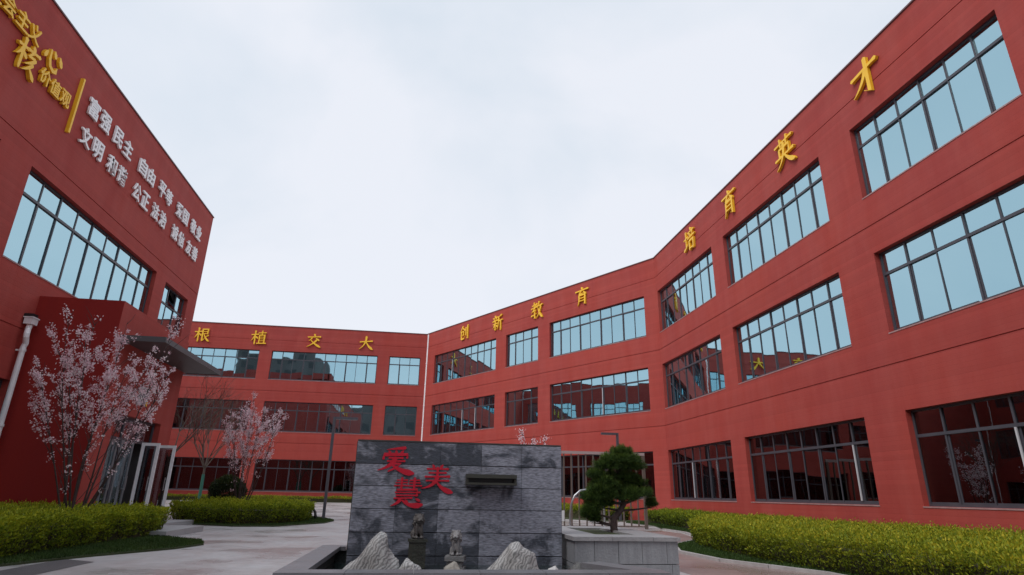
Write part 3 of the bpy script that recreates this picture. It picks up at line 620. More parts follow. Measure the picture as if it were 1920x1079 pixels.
coping(0, 0, X1, RW, 'x', 6); coping(0, RW, RW, Y1, 'y', 4); coping(RW, Y1-RW, .34, Y1, 'x', 1); m = MB(); m.prism([(X1-.3, RW+.005), (X1, RW+.005), (X1-.42, 1.05), (X1-.66, .92)], RZ-.05, RZ-.001); link('coping_stone', m.mesh('coping_stone', COPE), pool)
m = MB(); m.box((.2, .2, -.04), (X1-.2, Y1-.2, .03)); link('basin_floor', m.mesh('basin_floor', DSL), pool)
WATER = bpy.data.materials.new('pool water'); WATER.use_nodes = True; b = WATER.node_tree.nodes['Principled BSDF']; b.inputs['Base Color'].default_value = (.02, .03, .03, 1); b.inputs['Roughness'].default_value = .06
n_ = WATER.node_tree.nodes.new('ShaderNodeTexNoise'); n_.inputs['Scale'].default_value = 9; bb = WATER.node_tree.nodes.new('ShaderNodeBump'); bb.inputs['Strength'].default_value = .12; bb.inputs['Distance'].default_value = .02
WATER.node_tree.links.new(n_.outputs['Fac'], bb.inputs['Height']); WATER.node_tree.links.new(bb.outputs[0], b.inputs['Normal'])
m = MB(); m.face([(-1.03, 6.3, .22), (2.32, 6.3, .22), (2.32, 8.95, .22), (-1.03, 8.95, .22)]); struct('water', m.mesh('water', WATER))
# planter
PX, PY = 2.06, 8.08
plt = empty('stone_planter', (PX, PY, 0), 'grey stone block planter beside the slate wall holding the pine', 'planter')
PW, PD, PH = 1.40, 2.7, .6
m = MB(); m.box((.03, .03, 0), (PW-.03, .45, .54)); m.box((.03, .451, 0), (.45, PD-.03, .54)); m.box((PW-.45, .451, 0), (PW-.03, PD-.03, .54)); m.box((.451, PD-.45, 0), (PW-.451, PD-.03, .54))
link('core', m.mesh('core', DSL), plt)
for z0_, z1_, cuts in ((.275, .548, (0, .26, .58, .9, 1.24, PW)), (.004, .27, (0, .5, 1.3, PW))):
    for a, b in zip(cuts, cuts[1:]):
        m = MB(); m.box((a+.003, rnd.random()*.005-.003, z0_+.002), (b-.003, .029, z1_-.002)); link('slab', m.mesh('slab', BLUESTONE), plt)
    for s_, xa, xb in ((0, 0, .029), (1, PW-.029, PW)):
        ys = (.03, .7, 1.3, 2.0, PD)
        for a, b in zip(ys, ys[1:]):
            m = MB(); m.box((xa, a+.003, z0_+.002), (xb, b-.003, z1_-.002)); link('slab', m.mesh('slab', BLUESTONE), plt)
def capstone(x0, y0, x1, y1): m = MB(); m.box((x0+.003, y0+.003, .55), (x1-.003, y1-.003, PH)); link('capstone', m.mesh('capstone', CAPT), plt)
for a, b in ((-.03, .5), (.5, 1.05), (1.05, PW+.03)): capstone(a, -.03, b, .5); capstone(a, PD-.5, b, PD)
for a, b in ((.5, 1.1), (1.1, 1.7), (1.7, PD-.5)): capstone(-.03, a, .42, b); capstone(PW-.42, a, PW+.03, b)
m = MB(); m.box((.42, .5, .3), (PW-.42, PD-.5, .57)); link('soil', m.mesh('soil', SOIL), plt)

# ------------------------------------------------------------------ rocks
from mathutils import noise as mn
def stria(m, t, b, N, L, g, last):
    w = N('ShaderNodeTexWave'); w.wave_type = 'BANDS'; w.inputs['Scale'].default_value = 9; w.inputs['Distortion'].default_value = 9; w.inputs['Detail'].default_value = 3; w.inputs['Detail Scale'].default_value = 1.6
    mp = N('ShaderNodeMapping'); mp.inputs['Rotation'].default_value = (0, R_(-28), R_(20)); L(g.outputs['Position'], mp.inputs[0]); L(mp.outputs[0], w.inputs['Vector'])
    x = N('ShaderNodeMix', data_type='RGBA', blend_type='MULTIPLY'); x.inputs[0].default_value = .55; L(last, x.inputs[6]); L(w.outputs['Color'], x.inputs[7]); L(x.outputs[2], b.inputs['Base Color'])
    n = N('ShaderNodeTexNoise'); n.inputs['Scale'].default_value = 30; n.inputs['Detail'].default_value = 4; L(g.outputs['Position'], n.inputs['Vector'])
    a = N('ShaderNodeMath', operation='MULTIPLY_ADD'); a.inputs[1].default_value = .8; L(w.outputs['Fac'], a.inputs[0]); L(n.outputs['Fac'], a.inputs[2])
    bm = N('ShaderNodeBump'); bm.inputs['Strength'].default_value = .45; bm.inputs['Distance'].default_value = .006; L(a.outputs[0], bm.inputs['Height']); L(bm.outputs[0], b.inputs['Normal'])
STRIPE = mat('veined grey marble rock', (.50, .50, .495), .6, noise=[(3, .6, (1, 1, 1), (.31, .30, .285)), (9, .4, (1, 1, 1), (.60, .60, .60))], extra=stria)
WROCK = mat('white rock', (.60, .59, .58), .7, noise=(9, .6, (1, 1, 1), (.35, .34, .33)), bump=(30, .8, (1, 1, 1)))
TROCK = mat('tan grey rock', (.34, .32, .28), .7, noise=(7, .6, (1, 1, 1), (.22, .21, .19)), bump=(30, .8, (1, 1, 1)))
DROCK = mat('wet dark rock', (.10, .10, .10), .4, noise=(7, .7, (1, 1, 1), (.05, .05, .05)), bump=(30, .8, (1, 1, 1)))
def rock(loc, prof, depth, mtl, label, seed):
    """prof: outline (x, z) of the ridge from the front; the solid is rounded front to back"""
    H = max(z for _, z in prof); n = 44; k = 26; V = []; xs = [p[0] for p in prof]; zs = [p[1] for p in prof]
    x0, x1 = xs[0], xs[-1]
    for i in range(n+1):
        x = x0+(x1-x0)*i/n; h = float(np.interp(x, xs, zs))
        for j in range(k+1):
            a = math.pi*j/k; y = -math.cos(a)*depth*(.35+.65*h/H)/2; z = h*max(0, math.sin(a))**.62
            p = Vector((x, y, z)); d = mn.fractal(p*5+Vector((seed, 0, 0)), 1.1, 2.1, 3)*.036+mn.noise(p*14+Vector((0, seed, 0)))*.012
            vd = mn.voronoi(p*6.5+Vector((seed, seed, 0)))[0]; q_ = (vd[1]-vd[0])*.05-.02
            e = min(1, z/.06); V.append((x+(d+q_)*.6*e, y+d*e, z+(d+q_)*.7*e if h > .01 else z))
    F = [(i*(k+1)+j, (i+1)*(k+1)+j, (i+1)*(k+1)+j+1, i*(k+1)+j+1) for i in range(n) for j in range(k)]
    o = link('rock', np_mesh('rock', V, F, [mtl], smoothf=False), None, loc); return tag(o, label, 'rock', 'rocks set in the pool')
rock((-.38, 7.25, .12), [(-.52, 0), (-.44, .12), (-.33, .22), (-.18, .33), (-.07, .50), (0, .56), (.07, .51), (.13, .38), (.22, .25), (.28, .12), (.33, 0)], .34, STRIPE, 'tall pointed marble rock at the left end of the pool', 3)
rock((-.02, 7.18, .12), [(-.2, 0), (-.14, .16), (-.06, .29), (.04, .30), (.12, .22), (.2, .1), (.26, 0)], .26, STRIPE, 'low slanted grey rock leaning against the tall left one', 9)
rock((.44, 7.2, .12), [(-.17, 0), (-.12, .12), (-.06, .24), (.02, .27), (.09, .21), (.13, .12), (.17, 0)], .24, TROCK, 'small rounded tan rock before the right lion statue', 15)
rock((1.16, 7.25, .12), [(-.48, 0), (-.4, .14), (-.28, .22), (-.15, .36), (-.05, .47), (.03, .49), (.12, .42), (.22, .3), (.3, .16), (.36, 0)], .36, STRIPE, 'broad pointed marble rock right of the lion statues', 21)
rock((1.555, 7.1, .14), [(-.13, 0), (-.09, .12), (-.04, .2), (.03, .22), (.08, .16), (.12, .08), (.14, 0)], .2, WROCK, 'small rough white rock by the right corner of the slate wall', 27)
rock((2.02, 7.5, .12), [(-.22, 0), (-.18, .18), (-.08, .25), (.06, .24), (.17, .18), (.22, 0)], .26, DROCK, 'wet dark boulder at the foot of the planter', 33)

# ------------------------------------------------------------------ lion statues
def ellips(m, c, r, rot=(0, 0, 0), seg=14):
    i0 = len(m.v); E = Euler(rot).to_matrix()
    for a in range(seg+1):
        th = math.pi*a/seg
        for b in range(seg):
            ph = 2*math.pi*b/seg; p = E @ Vector((r[0]*math.sin(th)*math.cos(ph), r[1]*math.sin(th)*math.sin(ph), r[2]*math.cos(th))); m.v.append(tuple(p+Vector(c)))
    for a in range(seg):
        for b in range(seg): m.f.append((i0+a*seg+b, i0+a*seg+(b+1) % seg, i0+(a+1)*seg+(b+1) % seg, i0+(a+1)*seg+b)); m.mi.append(0)
def remesh(m, mtl, vox):
    me = m.mesh('tmp', mtl); o = bpy.data.objects.new('tmp', me); COL.objects.link(o)
    md = o.modifiers.new('r', 'REMESH'); md.mode = 'VOXEL'; md.voxel_size = vox
    md2 = o.modifiers.new('s', 'SMOOTH'); md2.iterations = 2; md2.factor = .4
    out = bpy.data.meshes.new_from_object(o.evaluated_get(bpy.context.evaluated_depsgraph_get())); bpy.data.objects.remove(o)
    out.materials.clear(); out.materials.append(mtl); return smooth(out)
def lion_mesh(mtl):
    m = MB(); e = lambda c, r, rot=(0, 0, 0): ellips(m, c, r, rot)
    e((0, .05, .08), (.062, .07, .07)); e((0, -.005, .13), (.055, .05, .085), (R_(-14), 0, 0))            # haunches, chest
    for s in (-1, 1):
        e((s*.052, .05, .05), (.03, .06, .05)); e((s*.058, .0, .018), (.022, .045, .018))                    # hind thigh, hind paw
        e((s*.03, -.045, .09), (.019, .02, .085), (R_(4), 0, 0)); e((s*.03, -.065, .016), (.024, .034, .018))     # front leg, paw
        e((s*.042, -.02, .275), (.016, .012, .022), (0, s*.4, 0))                                           # ear
        e((s*.022, -.075, .243), (.011, .01, .011)); e((s*.018, -.098, .212), (.014, .014, .011))             # eye bulge, cheek
    e((0, -.03, .225), (.056, .055, .056)); e((0, -.075, .215), (.034, .035, .026)); e((0, -.07, .188), (.028, .03, .012)); e((0, -.105, .224), (.013, .012, .010))
    for k in range(14):                                                                                    # mane curls
        a = 2*math.pi*k/14; e((.062*math.cos(a), -.015+.012*math.sin(3*a), .22+.062*math.sin(a)), (.016, .022, .016))
    for k in range(10):
        a = R_(200)+R_(140)*k/9; e((.062*math.cos(a)*1.0, .02, .19+.05*math.sin(a)), (.018, .022, .018))
    e((0, .115, .12), (.02, .022, .06), (R_(-18), 0, 0)); e((0, .12, .19), (.026, .022, .03)); e((0, -.065, .165), (.012, .012, .012))
    return remesh(m, mtl, .0055)
def statue(loc, mtl, pm, label, tiers, rot):
    e = empty('lion_statue', loc, label, 'statue', 'stone lion statues in the pool', rotz=rot)
    z = 0
    for w, d, h in tiers:
        m = MB(); m.box((-w/2, -d/2, z), (w/2, d/2, z+h)); link('pedestal', m.mesh('pedestal', pm), e); z += h+.0005
    link('lion', lion_mesh(mtl), e, (0, .01, z)); return e
LST = mat('weathered lion stone', (.08, .072, .07), .65, noise=[(18, .7, (1, 1, 1), (.03, .028, .028)), (9, .5, (1, 1, 1), (.20, .19, .18))], bump=(60, .5, (1, 1, 1)))
LST2 = mat('grey lion stone', (.24, .235, .24), .65, noise=[(16, .6, (1, 1, 1), (.10, .09, .09)), (9, .5, (1, 1, 1), (.36, .36, .36))], bump=(60, .5, (1, 1, 1)))
MOSS = mat('mossy pedestal stone', (.05, .055, .042), .7, noise=(8, .7, (1, 1, 1), (.03, .03, .028)), bump=(40, .5, (1, 1, 1)))
PED2 = mat('grey pedestal stone', (.22, .22, .225), .65, noise=(10, .7, (1, 1, 1), (.12, .12, .12)), bump=(40, .5, (1, 1, 1)))
statue((.05, 8.12, .1), LST, MOSS, 'taller dark lion statue on a mossy pedestal, left of the pair', [(.22, .24, .12), (.17, .2, .30), (.20, .22, .035)], R_(14))
statue((.53, 8.12, .1), LST2, PED2, 'shorter pale grey lion statue on a stepped pedestal, right of the pair', [(.25, .25, .14), (.19, .2, .07), (.24, .25, .055)], R_(-10))
# ------------------------------------------------------------------ vegetation
RS = np.random.RandomState(11)
def leaf_mat(name, cols, trans=.3, rough=.6):
    """cols: ramp over the per-leaf tone attribute"""
    m = bpy.data.materials.new(name); m.use_nodes = True; t = m.node_tree; b = t.nodes['Principled BSDF']; o = t.nodes['Material Output']
    a = t.nodes.new('ShaderNodeAttribute'); a.attribute_name = 'tone'; s = t.nodes.new('ShaderNodeSeparateColor'); t.links.new(a.outputs['Color'], s.inputs[0])
    r = t.nodes.new('ShaderNodeValToRGB'); e = r.color_ramp.elements
    for i, c in enumerate(cols):
        el = e[i] if i < 2 else e.new(1)
        el.position = i/(len(cols)-1); el.color = (*c, 1)
    for i, c in enumerate(cols): e[i].color = (*c, 1)
    t.links.new(s.outputs[0], r.inputs[0]); t.links.new(r.outputs[0], b.inputs['Base Color']); b.inputs['Roughness'].default_value = rough; b.inputs['Specular IOR Level'].default_value = .25
    tr = t.nodes.new('ShaderNodeBsdfTranslucent'); t.links.new(r.outputs[0], tr.inputs[0]); mx = t.nodes.new('ShaderNodeMixShader'); mx.inputs[0].default_value = trans
    t.links.new(b.outputs[0], mx.inputs[1]); t.links.new(tr.outputs[0], mx.inputs[2]); t.links.new(mx.outputs[0], o.inputs[0]); return m
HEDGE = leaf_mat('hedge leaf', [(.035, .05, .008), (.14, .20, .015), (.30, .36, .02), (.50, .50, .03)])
HEDGE_Y = leaf_mat('yellow hedge leaf', [(.035, .05, .008), (.15, .20, .015), (.29, .33, .02), (.52, .44, .03)])
PINE = leaf_mat('pine needle', [(.010, .024, .007), (.03, .060, .014), (.065, .12, .02), (.14, .21, .035)], .12)
DGREEN = leaf_mat('dark shrub leaf', [(.010, .018, .008), (.022, .04, .014), (.045, .07, .02), (.10, .12, .03)], .15)
GRASSM = leaf_mat('grass blade', [(.02, .04, .01), (.035, .07, .015), (.055, .10, .02), (.09, .12, .04)], .2)
PETAL = leaf_mat('cherry petal', [(.62, .34, .40), (.86, .62, .68), (.93, .80, .84), (.96, .92, .93)], .35)
BARK = mat('dark cherry bark', (.045, .028, .026), .8, noise=(8, .6, (1, 1, 1), (.085, .06, .055)), bump=(40, .6, (1, 1, 1)))
BARK2 = mat('grey brown bark', (.09, .07, .055), .8, noise=(8, .6, (1, 1, 1), (.14, .115, .10)), bump=(30, .8, (1, 1, 1)))
TWIG = mat('hedge stems', (.06, .045, .025), .9)
def unit(v): return v/np.maximum(np.linalg.norm(v, axis=1, keepdims=True), 1e-6)
def quads(P, D, Wd, ln, wd):
    """rhombic leaves: base P, direction D, side Wd"""
    ln = ln[:, None]; wd = wd[:, None]
    a = P; b = P+D*ln*.5+Wd*wd*.5; c = P+D*ln; d = P+D*ln*.5-Wd*wd*.5
    V = np.stack([a, b, c, d], 1).reshape(-1, 3); F = np.arange(len(V)).reshape(-1, 4); return V, F
def leaves(name, P, N, mtl, ln, wd, tone, up=.5, spread=.9):
    n = len(P); D = unit(N*.6+np.array([0, 0, up])+RS.normal(0, spread, (n, 3))*.6); S = unit(np.cross(D, RS.normal(0, 1, (n, 3))))
    V, F = quads(P, D, S, ln*RS.uniform(.6, 1.3, n), wd*RS.uniform(.6, 1.3, n))
    c = np.repeat(np.clip(tone, 0, 1), 4)[:, None].repeat(3, 1); return np_mesh(name, V, F, [mtl], col=c)
def inpoly(x, y, poly):
    ins = np.zeros(len(x), bool); j = len(poly)-1
    for i in range(len(poly)):
        xi, yi = poly[i]; xj, yj = poly[j]
        c = ((yi > y) != (yj > y)) & (x < (xj-xi)*(y-yi)/(yj-yi+1e-12)+xi); ins ^= c; j = i
    return ins
def edist(x, y, poly):
    d = np.full(len(x), 1e9)
    for i in range(len(poly)):
        a = np.array(poly[i-1]); b = np.array(poly[i]); ab = b-a; t = np.clip(((x-a[0])*ab[0]+(y-a[1])*ab[1])/(ab@ab), 0, 1)
        d = np.minimum(d, np.hypot(x-a[0]-ab[0]*t, y-a[1]-ab[1]*t))
    return d
def smn(x, y, s, seed):
    """cheap smooth value noise"""
    v = 0; a = 1; r = np.random.RandomState(seed)
    for k in range(4):
        ph = r.uniform(0, 6.28, 4); an = r.uniform(0, 3.14, 2); f = s*1.9**k
        v = v+a*(np.sin((x*np.cos(an[0])+y*np.sin(an[0]))*f+ph[0]+1.3*np.sin(y*f*.7+ph[1]))*np.sin((y*np.cos(an[1])-x*np.sin(an[1]))*f*1.1+ph[2])); a *= .6
    return v/2.2
def hedge(poly, h, dens, label, mtl=HEDGE, seed=1, z0=0, ls=.036, near=None, yellow=0):
    x0, y0 = np.min(poly, 0); x1, y1 = np.max(poly, 0)
    n = int((x1-x0)*(y1-y0)*dens); x = RS.uniform(x0, x1, n); y = RS.uniform(y0, y1, n); k = inpoly(x, y, poly)
    if near is not None: k &= near(x, y)
    x, y = x[k], y[k]; e = edist(x, y, poly); n = len(x)
    top = h*(1+.16*smn(x, y, 2.2, seed)+.15*smn(x, y, 8, seed+1)+.07*smn(x, y, 21, seed+2))*np.clip((.45+e/.22), 0, 1)**.5
    u = RS.uniform(0, 1, n)
    z = top*(1-.32*u**1.6)+np.where(u < .06, RS.uniform(0, .07, n), 0)
    # side skin: extra leaves on the rim from the ground up
    per = [(np.array(poly[i-1]), np.array(poly[i])) for i in range(len(poly))]; PX_, PY_, PZ_, NX_ = [], [], [], []
    for a, b in per:
        L_ = np.linalg.norm(b-a); m_ = int(L_*h*dens*1.6); t = RS.uniform(0, 1, m_); p = a+(b-a)*t[:, None]; nn = np.array([(b-a)[1], -(b-a)[0]])/L_
        cx = np.mean(poly, 0); nn = nn*np.sign(((a+b)/2-cx)@nn)
        off = .11*smn(p[:, 0], p[:, 1], 3.1, seed+5)-RS.exponential(.05, m_); zz = RS.beta(1.5, 1.05, m_); off += .10*smn(p[:, 0]*1.2+p[:, 1], zz*5+p[:, 1]*.7, 4.5, seed+6)
        p = p+nn*(off+.02-.16*(1-zz)**2)[:, None]; kk = np.ones(m_, bool) if near is None else near(p[:, 0], p[:, 1])
        PX_.append(p[kk, 0]); PY_.append(p[kk, 1]); PZ_.append((h*.98*zz*(1+.14*smn(p[:, 0], p[:, 1], 2.2, seed)))[kk]); NX_.append(np.repeat(nn[None], kk.sum(), 0))
    sx, sy, sz, sn = np.concatenate(PX_), np.concatenate(PY_), np.concatenate(PZ_), np.concatenate(NX_)
    P = np.stack([np.r_[x, sx], np.r_[y, sy], np.r_[z, sz]], 1); N = np.r_[np.stack([0*x, 0*x, 1+0*x], 1), np.c_[sn, 0*sx]]
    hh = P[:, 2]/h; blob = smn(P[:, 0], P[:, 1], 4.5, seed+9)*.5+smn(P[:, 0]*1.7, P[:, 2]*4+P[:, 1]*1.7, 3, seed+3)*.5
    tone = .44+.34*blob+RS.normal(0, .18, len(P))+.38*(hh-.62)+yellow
    # lean ground-level stems and dead inner leaves show below
    P[:, 2] += z0
    e_ = empty('hedge', (0, 0, z0), label, 'hedge')
    P[:, 2] -= z0
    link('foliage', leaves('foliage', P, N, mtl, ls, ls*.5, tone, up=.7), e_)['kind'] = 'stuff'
    # woody stems and a dark inner mass
    st = MB(); m_ = int(sum(np.linalg.norm(b-a) for a, b in per)*9)
    for i in range(m_):
        a, b = per[RS.randint(len(per))]; t = RS.uniform(); p = a+(b-a)*t; c = np.mean(poly, 0); d = (c-p)/np.linalg.norm(c-p); p = p+d*RS.uniform(.08, .35)
        if near is not None and not near(p[:1], p[1:2])[0]: continue
        q_ = p+RS.normal(0, .07, 2); st.tube([(p[0], p[1], -.02), ((p[0]+q_[0])/2+RS.normal(0, .02), (p[1]+q_[1])/2, h*.4), (q_[0], q_[1], h*.85)], [.007, .005, .003], 3, caps=False)
    s_ = link('stems', st.mesh('stems', TWIG), e_); s_['kind'] = 'stuff'
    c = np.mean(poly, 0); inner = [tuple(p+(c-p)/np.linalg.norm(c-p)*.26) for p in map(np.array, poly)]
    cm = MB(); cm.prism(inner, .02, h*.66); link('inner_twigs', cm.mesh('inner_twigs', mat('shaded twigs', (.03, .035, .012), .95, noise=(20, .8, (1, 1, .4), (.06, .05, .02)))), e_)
    return e_
HL = [(-10.3, 2), (-6.2, 2), (-6.1, 10.8), (-6.05, 12.5), (-5.95, 15.6), (-6.1, 16.9), (-7.9, 17.3), (-8.2, 16.75), (-10.25, 16.75)]
hedge(HL, .64, 1700, 'wide clipped hedge along the left hall around the large cherry tree', seed=3, near=lambda x, y: y > 7.5, ls=.05, yellow=.06)
HM = [(-8.1, 22.5), (-7.0, 22.0), (-5.7, 21.4), (-4.8, 21.6), (-4.0, 23.2), (-3.95, 25.2), (-4.8, 27.5), (-8.1, 30.5)]
hedge(HM, .68, 1100, 'green hedge island behind the step with the small cherry tree in it', seed=12, ls=.06, yellow=.03)
HR = [(11.35, 1), (6.75, 1), (6.7, 7), (6.25, 11), (6.3, 13), (6.85, 15.2), (8.3, 17.6), (9.0, 19.4), (11.35, 19.6)]
hedge(HR, .56, 1700, 'wide yellow green hedge along the foot of the right wing', HEDGE_Y, seed=21, near=lambda x, y: y > 3.5, ls=.048, yellow=.05)
HR2 = [(11.3, 20.3), (9.4, 20.1), (9.9, 24.5), (9.9, 26.5), (11.3, 27)]
hedge(HR2, .56, 900, 'darker hedge piece beside the slatted screen near the wing corner', HEDGE, seed=31, ls=.06, yellow=-.12)
hedge([(9.0, 29.2), (10.4, 29.4), (1.3, 44.2), (.1, 43.6)], .6, 350, 'long hedge at the foot of the angled wing behind the slate wall', HEDGE, seed=33, ls=.09)
eC = hedge([(-20, 45.9), (-.8, 45.9), (-.8, 46.5), (-20, 46.5)], .34, 420, 'low hedge strip along the base of the back wing', HEDGE, seed=35, ls=.08); eC.location.z = .36
# grass on the verges
def grass(polys, dens, label, ex):
    Ps = []
    for poly in polys:
        x0, y0 = np.min(poly, 0); x1, y1 = np.max(poly, 0); n = int((x1-x0)*(y1-y0)*dens); x = RS.uniform(x0, x1, n); y = RS.uniform(max(y0, 3) if True else y0, y1, n)
        k = inpoly(x, y, poly) & (y > 5)
        for q_ in ex: k &= ~(inpoly(x, y, q_) & (edist(x, y, q_) > .3))
        Ps.append(np.stack([x[k], y[k], np.array([gz(0, v) for v in y[k]])+.028], 1))
    P = np.concatenate(Ps); n = len(P); tone = .45+.3*smn(P[:, 0], P[:, 1], 3, 5)+RS.normal(0, .15, n)
    D = unit(np.c_[RS.normal(0, .5, (n, 2)), np.ones(n)]); S = unit(np.c_[RS.normal(0, 1, (n, 2)), np.zeros(n)])
    V, F = quads(P, D, S, RS.uniform(.03, .075, n), np.full(n, .012)); c = np.repeat(np.clip(tone, 0, 1), 4)[:, None].repeat(3, 1)
    return tag(link('grass', np_mesh('grass', V, F, [GRASSM], col=c)), label, None, kind='stuff')
grass([BED_L, BED_M, BED_R], 1500, 'short turf along the edges of the hedge beds', [HL, HM, HR, HR2])

# trees -----------------------------------------------------------
def blossom_quads(C, r):
    """small five-part blossom clumps: each centre gets several cupped petals"""
    k = 13; n = len(C); P = np.repeat(C, k, 0)+RS.normal(0, r*.8, (n*k, 3))*RS.uniform(.5, 1.5, (n, 1)).repeat(k, 0); D = unit(RS.normal(0, 1, (n*k, 3))); S = unit(np.cross(D, RS.normal(0, 1, (n*k, 3))))
    V, F = quads(P, D, S, RS.uniform(.6, 1.25, n*k)*r*.95, RS.uniform(.6, 1.2, n*k)*r*.85)
    tone = np.repeat(.52+RS.normal(0, .14, n), k)+RS.normal(0, .2, n*k); return V, F, np.repeat(np.clip(tone, 0, 1), 4)[:, None].repeat(3, 1)
def cherry(loc, H, Wd, label, nst=12, seed=1, nb=1500, r=.032, low=1.0, gaps=.5, fine=1):
    rr = random.Random(seed); e = empty('cherry_tree', loc, label, 'tree', 'pink cherry trees'); m = MB(); tips = []
    m.tube([(0, 0, -.05), (0.01, 0, .08), (0, .0, .22)], [.08, .07, .055], 8)
    for i in range(nst):
        a = 2*math.pi*(i+.5*rr.random())/nst; sp = (.2+.8*rr.random())*Wd/2; hh = H*(.66+.34*rr.random())
        pts = []; p = Vector((0, 0, .12)); 
        for k in range(8):
            t = k/7; o = sp*(t**.72)
            pts.append(Vector((math.cos(a)*o+.05*math.sin(5*t+i), math.sin(a)*o+.05*math.cos(4*t+i), .12+(hh-.12)*t**.95)))
        m.tube(pts, [.027, .021, .016, .013, .010, .008, .006, .003], 6, caps=False)
        for k in range(2, 8):
            for _ in range(5 if k > 3 else 2):
                if k <= 3 and rr.random() < .35: continue
                s = pts[k-1].lerp(pts[k], rr.random()); an = a+rr.gauss(0, 1.1); L_ = (.22+.42*rr.random())*(H/4.6)*(1.25 if k < 7 else .6)
                d = Vector((math.cos(an)*.62, math.sin(an)*.62, .72+.4*rr.random())).normalized()
                tw = [s, s+d*L_*.5+Vector((0, 0, .02)), s+d*L_+Vector((rr.gauss(0, .04), rr.gauss(0, .04), .05))]
                m.tube(tw, [.008, .005, .0025], 4, caps=False)
                w_ = (0, 0, .22, .35, .8, 1.1, 1.3, 1.2)[k]
                tips.append((tw, w_))
    link('trunk', m.mesh('trunk', BARK), e)
    C = []; tot = sum(w*((q[0]-q[2]).length) for q, w in tips); 
    for tw, w in tips:
        if rr.random() < .28: continue
        n = int(nb*w*(tw[0]-tw[2]).length/tot*(.3+1.4*rr.random())); 
        for _ in range(n):
            t = rr.random()**.75; p = tw[0].lerp(tw[1], t*2) if t < .5 else tw[1].lerp(tw[2], t*2-1); C.append((p.x+rr.gauss(0, .016), p.y+rr.gauss(0, .016), p.z+rr.gauss(0, .016)))
    V, F, c = blossom_quads(np.array(C), r); o = link('blossoms', np_mesh('blossoms', V, F, [PETAL], col=c), e); o['kind'] = 'stuff'
    return e
cherry((-7.15, 14.6, 0), 5.2, 3.15, 'large multi-stem pink cherry tree in the hedge before the entrance block', 11, 5, 1350, .044)
cherry((-6.62, 25.2, 0), 5.0, 2.6, 'smaller pink cherry tree in the hedge island before the back wing', 12, 19, 1000, .05)
cherry((3.65, 20.2, 0), 3.05, 1.3, 'pink cherry tree showing above the right half of the slate wall', 8, 23, 380, .05)
cherry((.85, 20.2, 0), 2.62, 1.3, 'cherry tree barely topping the slate wall near its middle', 7, 29, 260, .05)
def bare_tree(loc, H, label, seed, stake=False, lean=0, spread=.55, wrap=None):
    rr = random.Random(seed); e = empty('bare_tree', loc, label, 'tree'); m = MB(); fork = H*.34
    m.tube([(0, 0, 0), (.03+lean*.3, 0, fork*.5), (.02+lean, 0, fork)], [.075, .062, .055], 8); cr_ = MB()
    def br(p, d, L_, r, dep):
        q_ = p+d*L_*.5+Vector((rr.gauss(0, .03), rr.gauss(0, .03), 0)); s = p+d*L_; (cr_).tube([p, q_, s], [r, r*.8, r*.6], 5 if r > .01 else 3, caps=False)
        if dep:
            for _ in range(3):
                nd = (d+Vector((rr.gauss(0, spread*.6), rr.gauss(0, spread*.6), rr.gauss(.12, .2)))).normalized(); br(s if rr.random() < .6 else q_, nd, L_*(.62+.2*rr.random()), r*.6, dep-1)
    for i in range(6):
        a = i*1.05+rr.random(); br(Vector((.02+lean, 0, fork-.05+.1*rr.random())), Vector((math.cos(a)*spread, math.sin(a)*spread, 1)).normalized(), (H-fork)*.36, .034, 4)
    link('trunk', m.mesh('trunk', BARK2), e); link('branches', cr_.mesh('branches', BARK2), e)
    if wrap:
        w = MB(); w.tube([(0.005, 0, .0), (.03+lean*.3, 0, fork*.5), (.02+lean, 0, fork*.86)], [.088, .076, .07], 10); link('trunk_wrap', w.mesh('trunk_wrap', wrap), e)
    return e
GWRAP = mat('green trunk wrap', (.03, .16, .12), .6)
bare_tree((-10.95, 34.0, .05), 6.0, 'bare tree with green wrapped trunk before the back wing', 4, wrap=GWRAP)
bare_tree((-10.9, 29.0, .0), 6.8, 'bare leafless tree just behind the open white doors', 8, spread=.75)
# round evergreen bush
e = empty('bush', (-8.0, 28.3, 0), 'dark round evergreen bush left of the small cherry tree', 'bush')
n = 9000; D = unit(RS.normal(0, 1, (n, 3))); rad = (.72+.12*smn(D[:, 0]*3, D[:, 1]*3+D[:, 2]*4, 1.4, 3))*RS.uniform(.72, 1.02, n)
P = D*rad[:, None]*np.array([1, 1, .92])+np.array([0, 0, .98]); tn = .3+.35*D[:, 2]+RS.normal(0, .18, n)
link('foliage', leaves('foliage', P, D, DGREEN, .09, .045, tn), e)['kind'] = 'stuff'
m = MB(); m.tube([(0, 0, 0), (0, 0, .7)], [.06, .04], 7)
for k in range(8): m.tube([(0, 0, .4), (.4*math.cos(k*.8), .4*math.sin(k*.8), .75+.12*(k % 4))], [.02, .008], 4, caps=False)
link('trunk', m.mesh('trunk', BARK2), e)

